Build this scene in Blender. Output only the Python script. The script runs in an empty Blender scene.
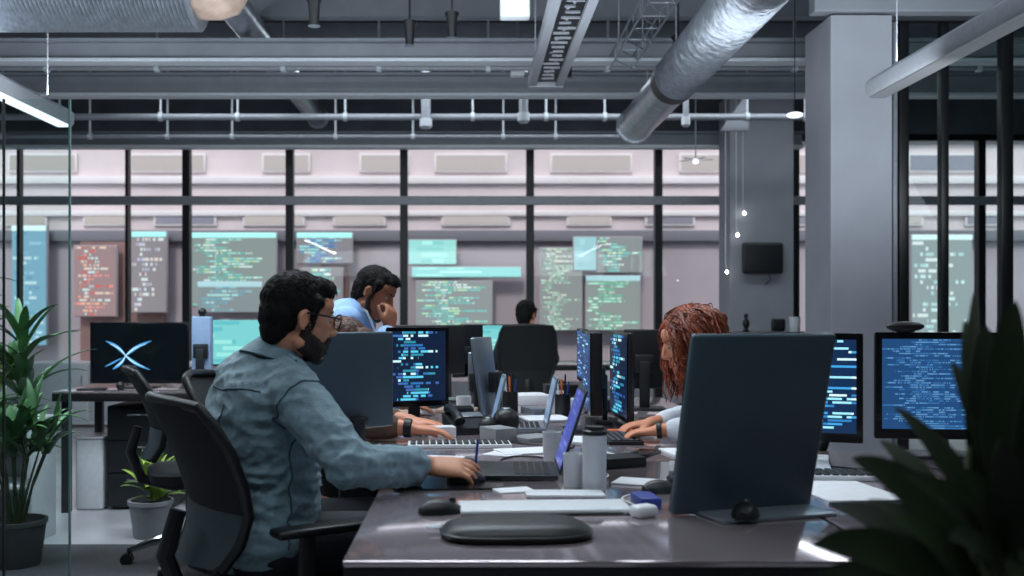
import bpy, bmesh, math, random
from mathutils import Vector, Matrix, noise
from mathutils.bvhtree import BVHTree
V = Vector
PI = math.pi
rnd = random.Random(7)
scn = bpy.context.scene
COL = scn.collection
CH = 1.2                      # eye height of the camera
DZ = 0.74                     # desk top height


def lin(h):
    h = h.lstrip('#')
    o = []
    for i in (0, 2, 4):
        c = int(h[i:i + 2], 16) / 255
        o.append(c / 12.92 if c <= .04045 else ((c + .055) / 1.055) ** 2.4)
    return (*o, 1)


# ------------------------------------------------------------------ materials
MATS = {}


def mat(name, col, rough=.5, metal=0., var=.08, scale=30, bump=0., bscale=None, stretch=None, spec=.5, coat=0., sheen=0., island=0.):
    if name in MATS:
        return MATS[name]
    m = bpy.data.materials.new(name)
    m.use_nodes = True
    nt = m.node_tree
    b = nt.nodes['Principled BSDF']
    L = nt.links.new
    c = lin(col) if isinstance(col, str) else (*col, 1)
    tc = nt.nodes.new('ShaderNodeTexCoord')
    mp = nt.nodes.new('ShaderNodeMapping')
    if stretch:
        mp.inputs['Scale'].default_value = stretch
    L(tc.outputs['Object'], mp.inputs['Vector'])
    n = nt.nodes.new('ShaderNodeTexNoise')
    n.inputs['Scale'].default_value = scale
    n.inputs['Detail'].default_value = 4
    L(mp.outputs[0], n.inputs['Vector'])
    r = nt.nodes.new('ShaderNodeValToRGB')
    r.color_ramp.elements[0].position = .3
    r.color_ramp.elements[1].position = .7
    r.color_ramp.elements[0].color = tuple(max(0, x * (1 - var)) for x in c[:3]) + (1,)
    r.color_ramp.elements[1].color = tuple(x * (1 + var) for x in c[:3]) + (1,)
    L(n.outputs['Fac'], r.inputs[0])
    if island:
        g = nt.nodes.new('ShaderNodeNewGeometry')
        mr = nt.nodes.new('ShaderNodeMapRange')
        mr.inputs[3].default_value = 1 - island
        mr.inputs[4].default_value = 1 + island
        L(g.outputs['Random Per Island'], mr.inputs[0])
        hs_ = nt.nodes.new('ShaderNodeHueSaturation')
        L(mr.outputs[0], hs_.inputs['Value'])
        L(r.outputs[0], hs_.inputs['Color'])
        L(hs_.outputs[0], b.inputs['Base Color'])
    else:
        L(r.outputs[0], b.inputs['Base Color'])
    b.inputs['Roughness'].default_value = rough
    b.inputs['Metallic'].default_value = metal
    b.inputs['Specular IOR Level'].default_value = spec
    b.inputs['Coat Weight'].default_value = coat
    b.inputs['Sheen Weight'].default_value = sheen
    if bump:
        n2 = nt.nodes.new('ShaderNodeTexNoise')
        n2.inputs['Scale'].default_value = bscale or scale * 3
        n2.inputs['Detail'].default_value = 3
        L(mp.outputs[0], n2.inputs['Vector'])
        bp = nt.nodes.new('ShaderNodeBump')
        bp.inputs['Strength'].default_value = bump
        bp.inputs['Distance'].default_value = .01
        L(n2.outputs['Fac'], bp.inputs['Height'])
        L(bp.outputs[0], b.inputs['Normal'])
    MATS[name] = m
    return m


def emat(name, col, strength):
    if name in MATS:
        return MATS[name]
    m = bpy.data.materials.new(name)
    m.use_nodes = True
    b = m.node_tree.nodes['Principled BSDF']
    b.inputs['Base Color'].default_value = (.05, .05, .05, 1)
    b.inputs['Emission Color'].default_value = lin(col)
    b.inputs['Emission Strength'].default_value = strength
    MATS[name] = m
    return m


def glassmat(name, tint='#e6f0f0', refl=.7, rough=.01):
    m = bpy.data.materials.new(name)
    m.use_nodes = True
    nt = m.node_tree
    nt.nodes.remove(nt.nodes['Principled BSDF'])
    out = nt.nodes['Material Output']
    t = nt.nodes.new('ShaderNodeBsdfTransparent')
    t.inputs[0].default_value = lin(tint)
    g = nt.nodes.new('ShaderNodeBsdfGlossy')
    g.inputs['Roughness'].default_value = rough
    f = nt.nodes.new('ShaderNodeFresnel')
    f.inputs[0].default_value = 1.45
    k = nt.nodes.new('ShaderNodeMath')
    k.operation = 'MULTIPLY'
    k.inputs[1].default_value = refl
    x = nt.nodes.new('ShaderNodeMixShader')
    nt.links.new(f.outputs[0], k.inputs[0])
    ge = nt.nodes.new('ShaderNodeNewGeometry')
    k2 = nt.nodes.new('ShaderNodeMath')
    k2.operation = 'SUBTRACT'
    k2.inputs[0].default_value = 1
    nt.links.new(ge.outputs['Backfacing'], k2.inputs[1])
    k3 = nt.nodes.new('ShaderNodeMath')
    k3.operation = 'MULTIPLY'
    nt.links.new(k.outputs[0], k3.inputs[0])
    nt.links.new(k2.outputs[0], k3.inputs[1])
    nt.links.new(k3.outputs[0], x.inputs[0])
    nt.links.new(t.outputs[0], x.inputs[1])
    nt.links.new(g.outputs[0], x.inputs[2])
    nt.links.new(x.outputs[0], out.inputs[0])
    return m


def screenmat(name, rows, cols, bg, fgs, strength, seed=0, density=.75, fill=.62, ind0=.3):
    """lit display: rows of broken code-like dashes"""
    m = bpy.data.materials.new(name)
    m.use_nodes = True
    nt = m.node_tree
    N = nt.nodes.new
    L = nt.links.new
    b = nt.nodes['Principled BSDF']

    def math_(op, a, c=None, d=None):
        n = N('ShaderNodeMath')
        n.operation = op
        for i, v in enumerate((a, c, d)):
            if v is None:
                continue
            if isinstance(v, (int, float)):
                n.inputs[i].default_value = v
            else:
                L(v, n.inputs[i])
        return n.outputs[0]
    uv = N('ShaderNodeUVMap')
    sp = N('ShaderNodeSeparateXYZ')
    L(uv.outputs[0], sp.inputs[0])
    u, v = sp.outputs[0], sp.outputs[1]
    vr = math_('MULTIPLY', v, rows)
    row = math_('FLOOR', vr)
    fr = math_('FRACT', vr)
    m1 = math_('MULTIPLY', math_('GREATER_THAN', fr, .22), math_('LESS_THAN', fr, .22 + fill))
    wn = N('ShaderNodeTexWhiteNoise')
    wn.noise_dimensions = '1D'
    L(math_('ADD', row, seed + .37), wn.inputs['W'])
    sc = N('ShaderNodeSeparateColor')
    L(wn.outputs['Color'], sc.inputs[0])
    ind = math_('MULTIPLY', sc.outputs[0], ind0)
    end = math_('ADD', ind, math_('MULTIPLY_ADD', sc.outputs[1], .6, .18))
    m2 = math_('MULTIPLY', math_('GREATER_THAN', u, ind), math_('LESS_THAN', u, end))
    uc = math_('FLOOR', math_('MULTIPLY', u, cols))
    cx = N('ShaderNodeCombineXYZ')
    L(uc, cx.inputs[0])
    L(row, cx.inputs[1])
    cx.inputs[2].default_value = seed
    w2 = N('ShaderNodeTexWhiteNoise')
    L(cx.outputs[0], w2.inputs['Vector'])
    m3 = math_('LESS_THAN', w2.outputs['Value'], density)
    mask = math_('MULTIPLY', math_('MULTIPLY', m1, m2), m3)
    c2 = N('ShaderNodeCombineXYZ')
    L(math_('FLOOR', math_('MULTIPLY', u, max(2, cols / 5))), c2.inputs[0])
    L(row, c2.inputs[1])
    c2.inputs[2].default_value = seed + 5
    w3 = N('ShaderNodeTexWhiteNoise')
    L(c2.outputs[0], w3.inputs['Vector'])
    rp = N('ShaderNodeValToRGB')
    rp.color_ramp.interpolation = 'CONSTANT'
    els = rp.color_ramp.elements
    while len(els) < len(fgs):
        els.new(.5)
    for i, c in enumerate(fgs):
        els[i].position = i / len(fgs)
        els[i].color = lin(c)
    L(w3.outputs['Value'], rp.inputs[0])
    mx = N('ShaderNodeMix')
    mx.data_type = 'RGBA'
    L(mask, mx.inputs[0])
    mx.inputs[6].default_value = lin(bg)
    L(rp.outputs[0], mx.inputs[7])
    b.inputs['Base Color'].default_value = (.01, .01, .012, 1)
    b.inputs['Roughness'].default_value = .25
    L(mx.outputs[2], b.inputs['Emission Color'])
    b.inputs['Emission Strength'].default_value = strength
    return m


# ------------------------------------------------------------------ mesh builder
class MB:
    def __init__(s):
        s.v, s.f, s.uv = [], [], {}

    def add(s, verts, faces):
        o = len(s.v)
        s.v += [V(p) for p in verts]
        s.f += [tuple(i + o for i in f) for f in faces]
        return s

    def loft(s, rings, cap=True, closed=True):
        n = len(rings[0])
        vs = [p for r in rings for p in r]
        fs = []
        for i in range(len(rings) - 1):
            for j in range(n if closed else n - 1):
                k = (j + 1) % n
                fs.append((i * n + j, i * n + k, (i + 1) * n + k, (i + 1) * n + j))
        if cap:
            fs.append(tuple(range(n - 1, -1, -1)))
            fs.append(tuple((len(rings) - 1) * n + j for j in range(n)))
        return s.add(vs, fs)

    def box(s, c, size, rot=None, bev=0., seg=2):
        bm = bmesh.new()
        bmesh.ops.create_cube(bm, size=1)
        for v in bm.verts:
            v.co = V((v.co.x * size[0], v.co.y * size[1], v.co.z * size[2]))
        if bev:
            bmesh.ops.bevel(bm, geom=bm.edges[:], offset=bev, segments=seg, profile=.5, affect='EDGES')
        bm.verts.index_update()
        R = rot if rot is not None else Matrix.Identity(3)
        s.add([R @ v.co + V(c) for v in bm.verts], [[v.index for v in f.verts] for f in bm.faces])
        bm.free()
        return s

    def tube(s, pts, r, n=10, cap=True, sq=1.):
        pts = [V(p) for p in pts]
        rs = r if isinstance(r, (list, tuple)) else [r] * len(pts)
        rings, ref = [], None
        for i, p in enumerate(pts):
            d = (pts[min(i + 1, len(pts) - 1)] - pts[max(i - 1, 0)])
            if d.length < 1e-9:
                d = V((0, 0, 1))
            d.normalize()
            if ref is None:
                ref = V((0, 0, 1)) if abs(d.z) < .9 else V((1, 0, 0))
            a = ref - d * ref.dot(d)
            a.normalize()
            b = d.cross(a)
            ref = a
            rings.append([p + (a * math.cos(t) + b * math.sin(t) * sq) * rs[i] for t in (2 * PI * k / n for k in range(n))])
        return s.loft(rings, cap)

    def cap(s, p0, r0, p1, r1, n=14):
        p0, p1 = V(p0), V(p1)
        d = p1 - p0
        l = d.length
        d = d / l if l > 1e-9 else V((0, 0, 1))
        pts, rs = [], []
        for k in range(4):
            a = PI / 2 * (1 - k / 4)
            pts.append(p0 - d * r0 * math.sin(a) * .98)
            rs.append(max(.0008, r0 * math.cos(a)))
        pts += [p0, p1]
        rs += [r0, r1]
        for k in range(1, 5):
            a = PI / 2 * k / 4
            pts.append(p1 + d * r1 * math.sin(a) * .98)
            rs.append(max(.0008, r1 * math.cos(a)))
        return s.tube(pts, rs, n)

    def ell(s, c, r, R=None, n=18, m=12):
        c = V(c)
        R = R or Matrix.Identity(3)
        rings = []
        for i in range(m + 1):
            t = PI * (i + .02) / (m + .04)
            rings.append([c + R @ V((r[0] * math.sin(t) * math.cos(p), r[1] * math.sin(t) * math.sin(p), -r[2] * math.cos(t)))
                          for p in (2 * PI * k / n for k in range(n))])
        return s.loft(rings)

    def lathe(s, prof, c=(0, 0, 0), n=32):
        c = V(c)
        rings = [[c + V((r * math.cos(t), r * math.sin(t), z)) for t in (2 * PI * k / n for k in range(n))] for r, z in prof]
        return s.loft(rings)

    def quad(s, a, b, c, d):
        o = len(s.v)
        s.add([a, b, c, d], [(0, 1, 2, 3)])
        s.uv[len(s.f) - 1] = [(0, 0), (1, 0), (1, 1), (0, 1)]
        return s

    def mesh(s, name, smooth=True, angle=38):
        me = bpy.data.meshes.new(name)
        me.from_pydata([tuple(v) for v in s.v], [], s.f)
        if s.uv:
            ul = me.uv_layers.new(name='UVMap')
            for fi, u in s.uv.items():
                p = me.polygons[fi]
                for k, li in enumerate(p.loop_indices):
                    ul.data[li].uv = u[k]
        if not s.uv:
            bm = bmesh.new()
            bm.from_mesh(me)
            bmesh.ops.recalc_face_normals(bm, faces=bm.faces[:])
            bm.to_mesh(me)
            bm.free()
        if smooth:
            me.polygons.foreach_set('use_smooth', [True] * len(me.polygons))
            me.set_sharp_from_angle(angle=math.radians(angle))
        return me


def link(name, me, m, parent=None, loc=(0, 0, 0), rz=0.):
    o = bpy.data.objects.new(name, me)
    COL.objects.link(o)
    if m:
        me.materials.append(m)
    o.parent = parent
    o.location = loc
    o.rotation_euler = (0, 0, rz)
    return o


def obj(name, mb, m, parent=None, loc=(0, 0, 0), rz=0., smooth=True, angle=38):
    return link(name, mb.mesh(name, smooth, angle), m, parent, loc, rz)


def tag(o, label, cat, group=None, kind=None):
    o['label'] = label
    o['category'] = cat
    if group:
        o['group'] = group
    if kind:
        o['kind'] = kind
    return o


def thing(name, label, cat, loc=(0, 0, 0), rz=0., group=None):
    o = bpy.data.objects.new(name, None)
    COL.objects.link(o)
    o.location = loc
    o.rotation_euler = (0, 0, rz)
    o.empty_display_size = .1
    return tag(o, label, cat, group)


def struct(name, mb, m, parent=None, loc=(0, 0, 0), smooth=False):
    o = obj(name, mb, m, parent, loc, smooth=smooth)
    if parent is None:
        o['kind'] = 'structure'
    return o


def dup(root, loc, rz, label=None, group=None):
    r = root.copy()
    COL.objects.link(r)
    r.location = loc
    r.rotation_euler = (0, 0, rz)
    if label:
        r['label'] = label
    if group:
        r['group'] = group
    for ch in list(root.children):
        c = ch.copy()
        COL.objects.link(c)
        c.parent = r
        for g in list(ch.children):
            d = g.copy()
            COL.objects.link(d)
            d.parent = c
    return r


def on_plane(px, py, z=DZ):
    """point of a horizontal surface of height z that the picture shows at (px, py)"""
    y = 1000 * (CH - z) / (py - 315)
    return V(((px - 468) / 1000 * y, y, z))


def rotz(a):
    return Matrix.Rotation(a, 3, 'Z')


# ------------------------------------------------------------------ palette
M_black = mat('black_plastic', '#0e1114', .45, var=.1)
M_blackgloss = mat('black_gloss', '#0a0c0f', .18, var=.05)
M_dark = mat('dark_graphite', '#1b2024', .4, var=.08)
M_darkblue = mat('monitor_back_blue_grey', '#43555f', .42, metal=.2, var=.06, scale=8)
M_mesh = mat('black_chair_mesh', '#11161a', .75, var=.25, scale=220, bump=.5, bscale=420)
M_grey_mesh = mat('grey_chair_mesh', '#3c494f', .7, var=.15, scale=220, bump=.4, bscale=420)
M_chrome = mat('chrome', '#c8ccd0', .12, metal=1., var=.03)
M_steel = mat('galvanised_steel', '#a7adb5', .3, metal=.9, var=.18, scale=14, bump=.12, bscale=30)
M_beam = mat('painted_steel_beam', '#7f838b', .55, var=.08, scale=6)
M_flange = mat('white_beam_flange', '#c9ced4', .4, var=.06)
M_slab = mat('dark_painted_slab', '#565b63', .8, var=.2, scale=2.5, bump=.2)
M_col = mat('plaster_column', '#8f9199', .7, var=.05, scale=4, bump=.05)
M_wall = mat('grey_plaster_wall', '#7c8087', .75, var=.06, scale=3, bump=.05)
M_mull = mat('black_mullion', '#0d1013', .4, var=.1)
M_rail = mat('grey_metal_rail', '#979aa1', .45, metal=.2, var=.06)
M_floor = mat('polished_concrete', '#a3a4a9', .28, var=.14, scale=2.2, bump=.05)
M_carpet = mat('grey_carpet', '#4a4a4e', .95, var=.35, scale=160, bump=.6)
M_desk = mat('glossy_desk', '#bdb0b5', .1, metal=.74, var=.05, scale=3)
M_deskedge = mat('desk_edge_black', '#0a0c0e', .45, var=.1)
M_white = mat('white_plastic', '#dfe3e6', .35, var=.03)
M_offwhite = mat('offwhite_ceramic', '#c7cbd0', .3, var=.05)
M_paper = mat('paper', '#dcdde0', .8, var=.04)
M_pot = mat('grey_planter', '#85888b', .6, var=.1, scale=12)
M_potdark = mat('dark_planter', '#4a4d50', .6, var=.1, scale=12)
M_soil = mat('soil', '#1d1712', .95, var=.4, scale=60, bump=.8)
M_leaf = mat('leaf_green', '#3f6a3a', .42, var=.3, scale=9, island=.4)
M_leafbright = mat('leaf_yellow_green', '#8aa546', .42, var=.25, scale=9, island=.35)
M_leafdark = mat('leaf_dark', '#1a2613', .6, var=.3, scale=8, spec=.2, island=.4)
M_stem = mat('plant_stem', '#3b4a2a', .6, var=.2)
M_skin = mat('skin', '#cb8f70', .5, var=.07, scale=25, bump=.05)
M_skin2 = mat('skin_rosy', '#d08a6a', .5, var=.07, scale=25, bump=.05)
M_skin3 = mat('skin_tan', '#9c6248', .5, var=.07, scale=25, bump=.05)
M_lip = mat('lips', '#a8584c', .4, var=.06)
M_hairblack = mat('black_hair', '#0f0c0b', .75, spec=.25, var=.5, scale=40, bump=.6, bscale=120, island=.5)
M_hairbrown = mat('brown_hair', '#53301c', .5, var=.4, scale=40, bump=.6, bscale=120, island=.4)
M_eye = mat('eye_white', '#a59d96', .25, var=.05)
M_hairred = mat('red_hair', '#83391a', .42, var=.4, scale=30, bump=.5, bscale=120, island=.6)
M_beard = mat('dark_beard', '#2a1d17', .7, var=.4, scale=120, bump=.8)
M_denim = mat('denim_shirt', '#748f9a', .7, var=.16, scale=60, bump=.35, bscale=300, sheen=.15)
M_seam = mat('denim_seam', '#39505c', .8, var=.1)
M_blueshirt = mat('light_blue_shirt', '#8fb2df', .7, var=.06, scale=30, bump=.1)
M_whiteshirt = mat('white_blouse', '#d5dbe3', .7, var=.06, scale=30, bump=.15)
M_brownshirt = mat('brown_sleeve', '#5a4436', .8, var=.15, scale=30, bump=.2)
M_navy = mat('dark_trousers', '#161c24', .8, var=.15, scale=60, bump=.2)
M_greyshirt = mat('grey_jumper', '#3c4248', .8, var=.1, scale=60, bump=.2)
M_lightpanel = mat('pale_blue_panel', '#93aed0', .45, var=.05)
M_silver = mat('silver_aluminium', '#9aa4ad', .3, metal=.7, var=.05)
M_orange = mat('orange_plastic', '#c9622c', .5, var=.08)
M_bluepen = mat('blue_plastic', '#2a3e8a', .4, var=.06)
M_facade = mat('pink_render_facade', '#dccbcc', .85, var=.1, scale=.8)
M_facadelow = mat('mauve_render_facade', '#b2a5ab', .85, var=.1, scale=.7)
M_brick = mat('brown_brick_facade', '#8f6f6a', .85, var=.15, scale=3)
M_band = mat('pale_stone_band', '#e6dcdc', .8, var=.05, scale=1.5)
M_greyband = mat('grey_stone_band', '#77757c', .8, var=.06)
M_street = mat('asphalt', '#55565a', .9, var=.2, scale=5)
M_tan = mat('tan_duct_sleeve', '#a08a7c', .55, var=.25, scale=12, bump=.2)
M_foil = mat('foil_duct', '#8f949c', .36, metal=.85, var=.2, scale=22, stretch=(1, 2.2, 1), bump=1., bscale=9)
M_pleat = mat('pleated_duct', '#757a82', .45, metal=.4, var=.2, scale=20, bump=.2)
M_glow = emat('lamp_diffuser', '#eaf4ff', 1.6)
M_dimglow = emat('lamp_diffuser_dim', '#b9c4d2', .22)
M_spark = emat('string_lamp_glass', '#ffffff', 14.)
M_window = emat('lit_office_window', '#f0dfdd', .6)
M_windark = mat('unlit_office_window', '#94909a', .25, var=.1)
G_win = glassmat('window_glass', '#f8fbfb', .9)
G_part = glassmat('partition_glass', '#f3faf9', .8)
M_glassedge = mat('green_glass_edge', '#5f7f7c', .15, var=.05)

# ------------------------------------------------------------------ the setting
WY = 12.5          # plane of the window wall
struct('floor', MB().box((.3, 5, -.05), (14.6, 16, .1)), M_floor)
struct('ceiling', MB().box((.3, 5, 4.1), (14.6, 16, .2)), M_slab)
struct('wall_left', MB().box((-7.05, 5, 2), (.1, 16, 4)), M_wall)
struct('wall_right', MB().box((7.55, 5, 2), (.1, 16, 4)), M_wall)
struct('wall_back', MB().box((.3, -3.05, 2), (14.6, .1, 4)), M_wall)
c = struct('carpet_strip_floor', MB().box((-.9, 3.7, .004), (4.4, 3.0, .008)), M_carpet)
# window wall: bays between black mullions
ml = [-7., -5.6, -4.25] + [(p - 468) / 1000 * WY for p in (187, 290, 404, 530, 658)] + [4.08, 5.25, 6.4, 7.5]
TOPZ, TRZ = 3.45, 2.62
for i in range(len(ml) - 1):
    a, b_ = ml[i], ml[i + 1]
    w = .1 if i > 0 else .05
    fr = MB()
    thick = .1 if i != 1 and i != 0 else .06
    fr.box((a, WY, TOPZ / 2), (.095 if i > 2 else .04, .12, TOPZ), bev=.008)
    if i == len(ml) - 2:
        fr.box((b_, WY, TOPZ / 2), (.095, .12, TOPZ), bev=.008)
    fr.box(((a + b_) / 2, WY, .05), (b_ - a, .12, .1), bev=.008)
    fr.box(((a + b_) / 2, WY, TOPZ - .04), (b_ - a, .12, .08), bev=.008)
    wo = struct('window_%d' % (i + 1), fr, M_mull)
    p = obj('pane', MB().box(((a + b_) / 2, WY + .01, TOPZ / 2), (b_ - a - .05, .012, TOPZ - .1)), G_win, wo, smooth=False)
tr = MB()
tr.box((.3, WY - .09, TRZ), (14.6, .05, .11), bev=.01)
struct('trim_1', tr, M_rail)
struct('wall_window_header', MB().box((.3, WY + .02, (TOPZ + 4) / 2 + .0), (14.6, .2, 4 - TOPZ)), M_slab)

# cross beams carrying the ceiling: I-profile, pale lower flange
for i, (y, zb, h) in enumerate(((7.94, 3.2, .15), (9.17, 3.2, .18), (11.98, 3.2, .16))):
    xa, xb = -7., (4.0 if i == 2 else 7.5)
    bm_ = MB()
    bm_.box(((xa + xb) / 2, y + .02, zb + h / 2 + .01), (xb - xa, .05, h))
    bm_.box(((xa + xb) / 2, y + .02, zb + h + .02), (xb - xa, .16, .025))
    o = struct('beam', bm_, M_beam)
    struct('flange', MB().box(((xa + xb) / 2, y, zb + .01), (xb - xa, .16, .028 if i < 2 else .036), bev=.006), M_flange, o)
# joists higher up, and the deep soffit beam over the column
for y, z in ((8.4, 3.82), (9.6, 3.86), (10.9, 3.86), (7.2, 3.82)):
    struct('joist_beam', MB().box((.3, y, z), (14.6, .12, .26)), M_beam)
struct('soffit_beam', MB().box((4.95, 6.84, 3.63), (5.2, .12, .74), bev=.01), M_wall)
col = MB()
col.box((2.68, 7.07, 1.62), (.42, .52, 3.25), bev=.006)
struct('column', col, M_col)
col = MB()
col.box((3.32, 11.55, 1.85), (.72, .5, 3.7), bev=.006)
struct('window_column', col, M_col)

# ------------------------------------------------------------------ building across the street, with its displays
BY = 18.0
bld = thing('office_building', 'pale pink office building with stone bands seen beyond the windows', 'building', (0, BY, 0))
obj('upper_wall', MB().box((1, .25, 5.9), (46, .5, 6.4)), M_facade, bld, smooth=False)
obj('lower_wall', MB().box((1, .3, 1.35), (46, .5, 2.7)), M_facadelow, bld, smooth=False)
for z, h, m in ((2.62, .2, M_greyband), (3.02, .1, M_band), (3.62, .14, M_band), (4.35, .16, M_greyband), (3.3, .04, M_greyband)):
    obj('stone_band', MB().box((1, -.02, z), (46, .16, h), bev=.02), m, bld)
for r, z in ((0, 2.83), (1, 3.83)):
    x = -10.2
    k = 0
    while x < 14:
        w = rnd.uniform(.7, 1.5)
        f = obj('window_frame', MB().box((x + w / 2, -.02, z + .1), (w + .08, .08, .34 if r else .26), bev=.01), M_band, bld)
        obj('glass', MB().box((x + w / 2, -.06, z + .1), (w, .02, .27 if r else .19)), M_windark if rnd.random() < .25 else M_window, f, smooth=False)
        x += w + rnd.uniform(.5, 1.1)
        k += 1
for xx, w in ((-6.2, 1.5), (-2.4, .5), (5.3, .7)):
    obj('brick_pier', MB().box((xx, -.01, 1.3), (w, .14, 2.6), bev=.01), M_brick, bld)
struct('street_ground', MB().box((1, 20, -.06), (60, 15, .1)), M_street)

MINT = ['#a9f0e6', '#7fd8d2', '#e8fff8', '#74c9c0', '#c5f4c8']


def led(name, label, px0, py0, px1, py1, m, y=17.7, cat='display', tilt=0, header=None, glow=None):
    """a flat lit display on the facade"""
    k = y / 1000
    x0, x1 = (px0 - 468) * k, (px1 - 468) * k
    z1, z0 = CH + (315 - py0) * k, CH + (315 - py1) * k
    t = thing(name, label, cat, ((x0 + x1) / 2, y, z0), 0)
    w, h = x1 - x0, z1 - z0
    obj('backing_frame', MB().box((0, .06, h / 2), (w + .03, .08, h + .03), bev=.01), M_facadelow, t)
    obj('screen', MB().quad((-w / 2, 0, 0), (w / 2, 0, 0), (w / 2, 0, h), (-w / 2, 0, h)), m, t, smooth=False)
    if header:
        obj('header_bar', MB().box((0, -.01, h - .04), (w, .04, .09), bev=.008), header, t)
    obj('bracket', MB().box((0, .13, h / 2), (w * .4, .07, .12)), M_dark, t)
    return t


E_mint = emat('lit_mint_bar', '#a6f2ea', 1.25)
E_pale = emat('lit_pale_blue', '#b5dfe8', 1.0)
E_white = emat('lit_white_bar', '#e8fdff', 1.2)
BGM = '#8f8b90'
led('code_display', 'large teal code display under a mint header between the two mullions behind the denim-shirted man', 192, 233, 276, 306,
    screenmat('led_a', 27, 70, '#96a09f', MINT, .95, 3, .85), header=E_mint)
led('code_display', 'window-like teal outline display set low on the facade above the teal monitor', 198, 282, 262, 312,
    screenmat('led_b', 8, 40, '#939da0', ['#9fc4d2', '#b9e8ea', '#7fb4c4'], .95, 8, .9), y=17.45, header=E_pale)
led('code_display', 'short blue and mint code display above the stooping man', 297, 233, 352, 263,
    screenmat('led_c', 10, 44, '#908c92', ['#9fe9f0', '#3f7fc0', '#c9f6f6', '#5aa0d8'], 1.0, 12, .85), header=E_mint)
led('code_display', 'narrow display of bright mint lines beside the stooping man', 300, 268, 342, 306,
    screenmat('led_d', 9, 26, '#908c92', MINT, 1.0, 17, .85))
led('code_display', 'solid mint banner display in the bay right of the stooping man', 409, 240, 456, 264,
    screenmat('led_e', 4, 8, '#9fe0da', ['#b5f6ee', '#8cd6d2'], 1.1, 22, .95))
led('light_bar', 'long mint light bar above the code display in the middle bay', 412, 267, 521, 277,
    screenmat('led_bar', 3, 9, '#8fd8d6', ['#bff7f2', '#a9ece6'], 1.15, 28, .95), cat='light bar')
led('code_display', 'tall display of mint code lines in the middle bay', 416, 281, 492, 328,
    screenmat('led_f', 18, 60, '#969b9c', MINT, 1.0, 31, .85))
led('code_display', 'tall speckled green code display just past the central mullion', 540, 248, 582, 330,
    screenmat('led_g', 34, 40, '#969a9a', ['#b7e6c9', '#d7f6e4', '#9ccbb8', '#e8f2dc'], .95, 37, .7))
led('code_display', 'plain pale blue square display between two code displays', 574, 237, 596, 270,
    screenmat('led_h', 3, 5, '#a9d8e0', ['#b6e4ea', '#a4d2dc'], 1.0, 41, .9), y=17.45)
led('code_display', 'wide mint code display beside the pale blue square', 597, 237, 642, 272,
    screenmat('led_i', 12, 44, '#949a9c', MINT, 1.0, 43, .85))
led('code_display', 'green code display with a pale header under the pale blue square', 586, 276, 640, 330,
    screenmat('led_j', 18, 44, '#949c9a', ['#8fe0c0', '#b8f4dc', '#6cc8a4', '#d9fbe9'], 1.0, 47, .75), header=E_pale)
led('code_display', 'white sketchy sign display beyond the frameless glass screen', 132, 232, 166, 312,
    screenmat('led_k', 16, 26, '#978e94', ['#e8f2f4', '#cfd0e8', '#f0e2dc'], .95, 53, .55), header=E_mint)
led('neon_display', 'red and pink speckled display behind the wing-X monitor', 74, 246, 116, 316,
    screenmat('led_l', 20, 30, '#a38486', ['#ff9a8c', '#f4d8c8', '#e85848', '#d8f0f4', '#ffc0a0'], .95, 59, .7))
led('code_display', 'tall light blue glowing display behind the leafy plants', 12, 226, 46, 345,
    screenmat('led_m', 24, 14, '#86b9d4', ['#a9d6ee', '#74a9cc', '#d8f2ff'], .95, 61, .6), header=E_white)
led('code_display', 'pale outline display behind the framed glass partition', 912, 235, 972, 335,
    screenmat('led_n', 18, 22, '#a3acb0', ['#e8ffff', '#c8e8ec', '#ffffff'], 1.0, 67, .5), header=E_white)

# ------------------------------------------------------------------ ceiling services
def corrug(n, x0, x1, r, amp, axis, c):
    """ribbed round duct along one axis"""
    prof = []
    for i in range(n + 1):
        t = i / n
        prof.append((x0 + (x1 - x0) * t, r + (amp if i % 2 else -amp)))
    mb = MB()
    rings = []
    for x, rr in prof:
        ring = []
        for k in range(28):
            a = 2 * PI * k / 28
            if axis == 'Y':
                ring.append(V((c[0] + rr * math.cos(a), x, c[1] + rr * math.sin(a))))
            else:
                ring.append(V((x, c[0] + rr * math.cos(a), c[1] + rr * math.sin(a))))
        rings.append(ring)
    return mb.loft(rings)


def ringband(y, w, r, c):
    return MB().loft([[V((c[0] + rr * math.cos(a), yy, c[1] + rr * math.sin(a))) for a in (2 * PI * k / 28 for k in range(28))]
                      for yy, rr in ((y, r - .02), (y, r), (y + w, r), (y + w, r - .02))])


def rod(mb, x, y, z0, z1, r=.006):
    mb.tube([(x, y, z0), (x, y, z1)], r, 6)


def hanger(t, x, y, z0, z1, r=.006):
    mb = MB()
    rod(mb, x, y, z0, z1, r)
    obj('hanger', mb, M_rail, t)


# big foil duct, two runs with a collar between
t = thing('ventilation_duct', 'fat crinkled foil ventilation duct slanting down from the ceiling toward the windows', 'duct', (0, 0, 2.95))
dc = (1.54, 0)
obj('foil_sleeve', corrug(150, 3.2, 7.35, .165, .009, 'Y', dc), M_foil, t)
obj('smooth_run', corrug(8, 7.5, 9.25, .155, .002, 'Y', dc), M_steel, t)
obj('collar', ringband(7.33, .18, .172, dc), M_black, t)
obj('end_collar', ringband(9.2, .06, .168, dc), M_steel, t)
for y in (5., 6.2, 7.4, 8.6):
    hanger(t, 1.54, y, .15, 1.06)

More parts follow.
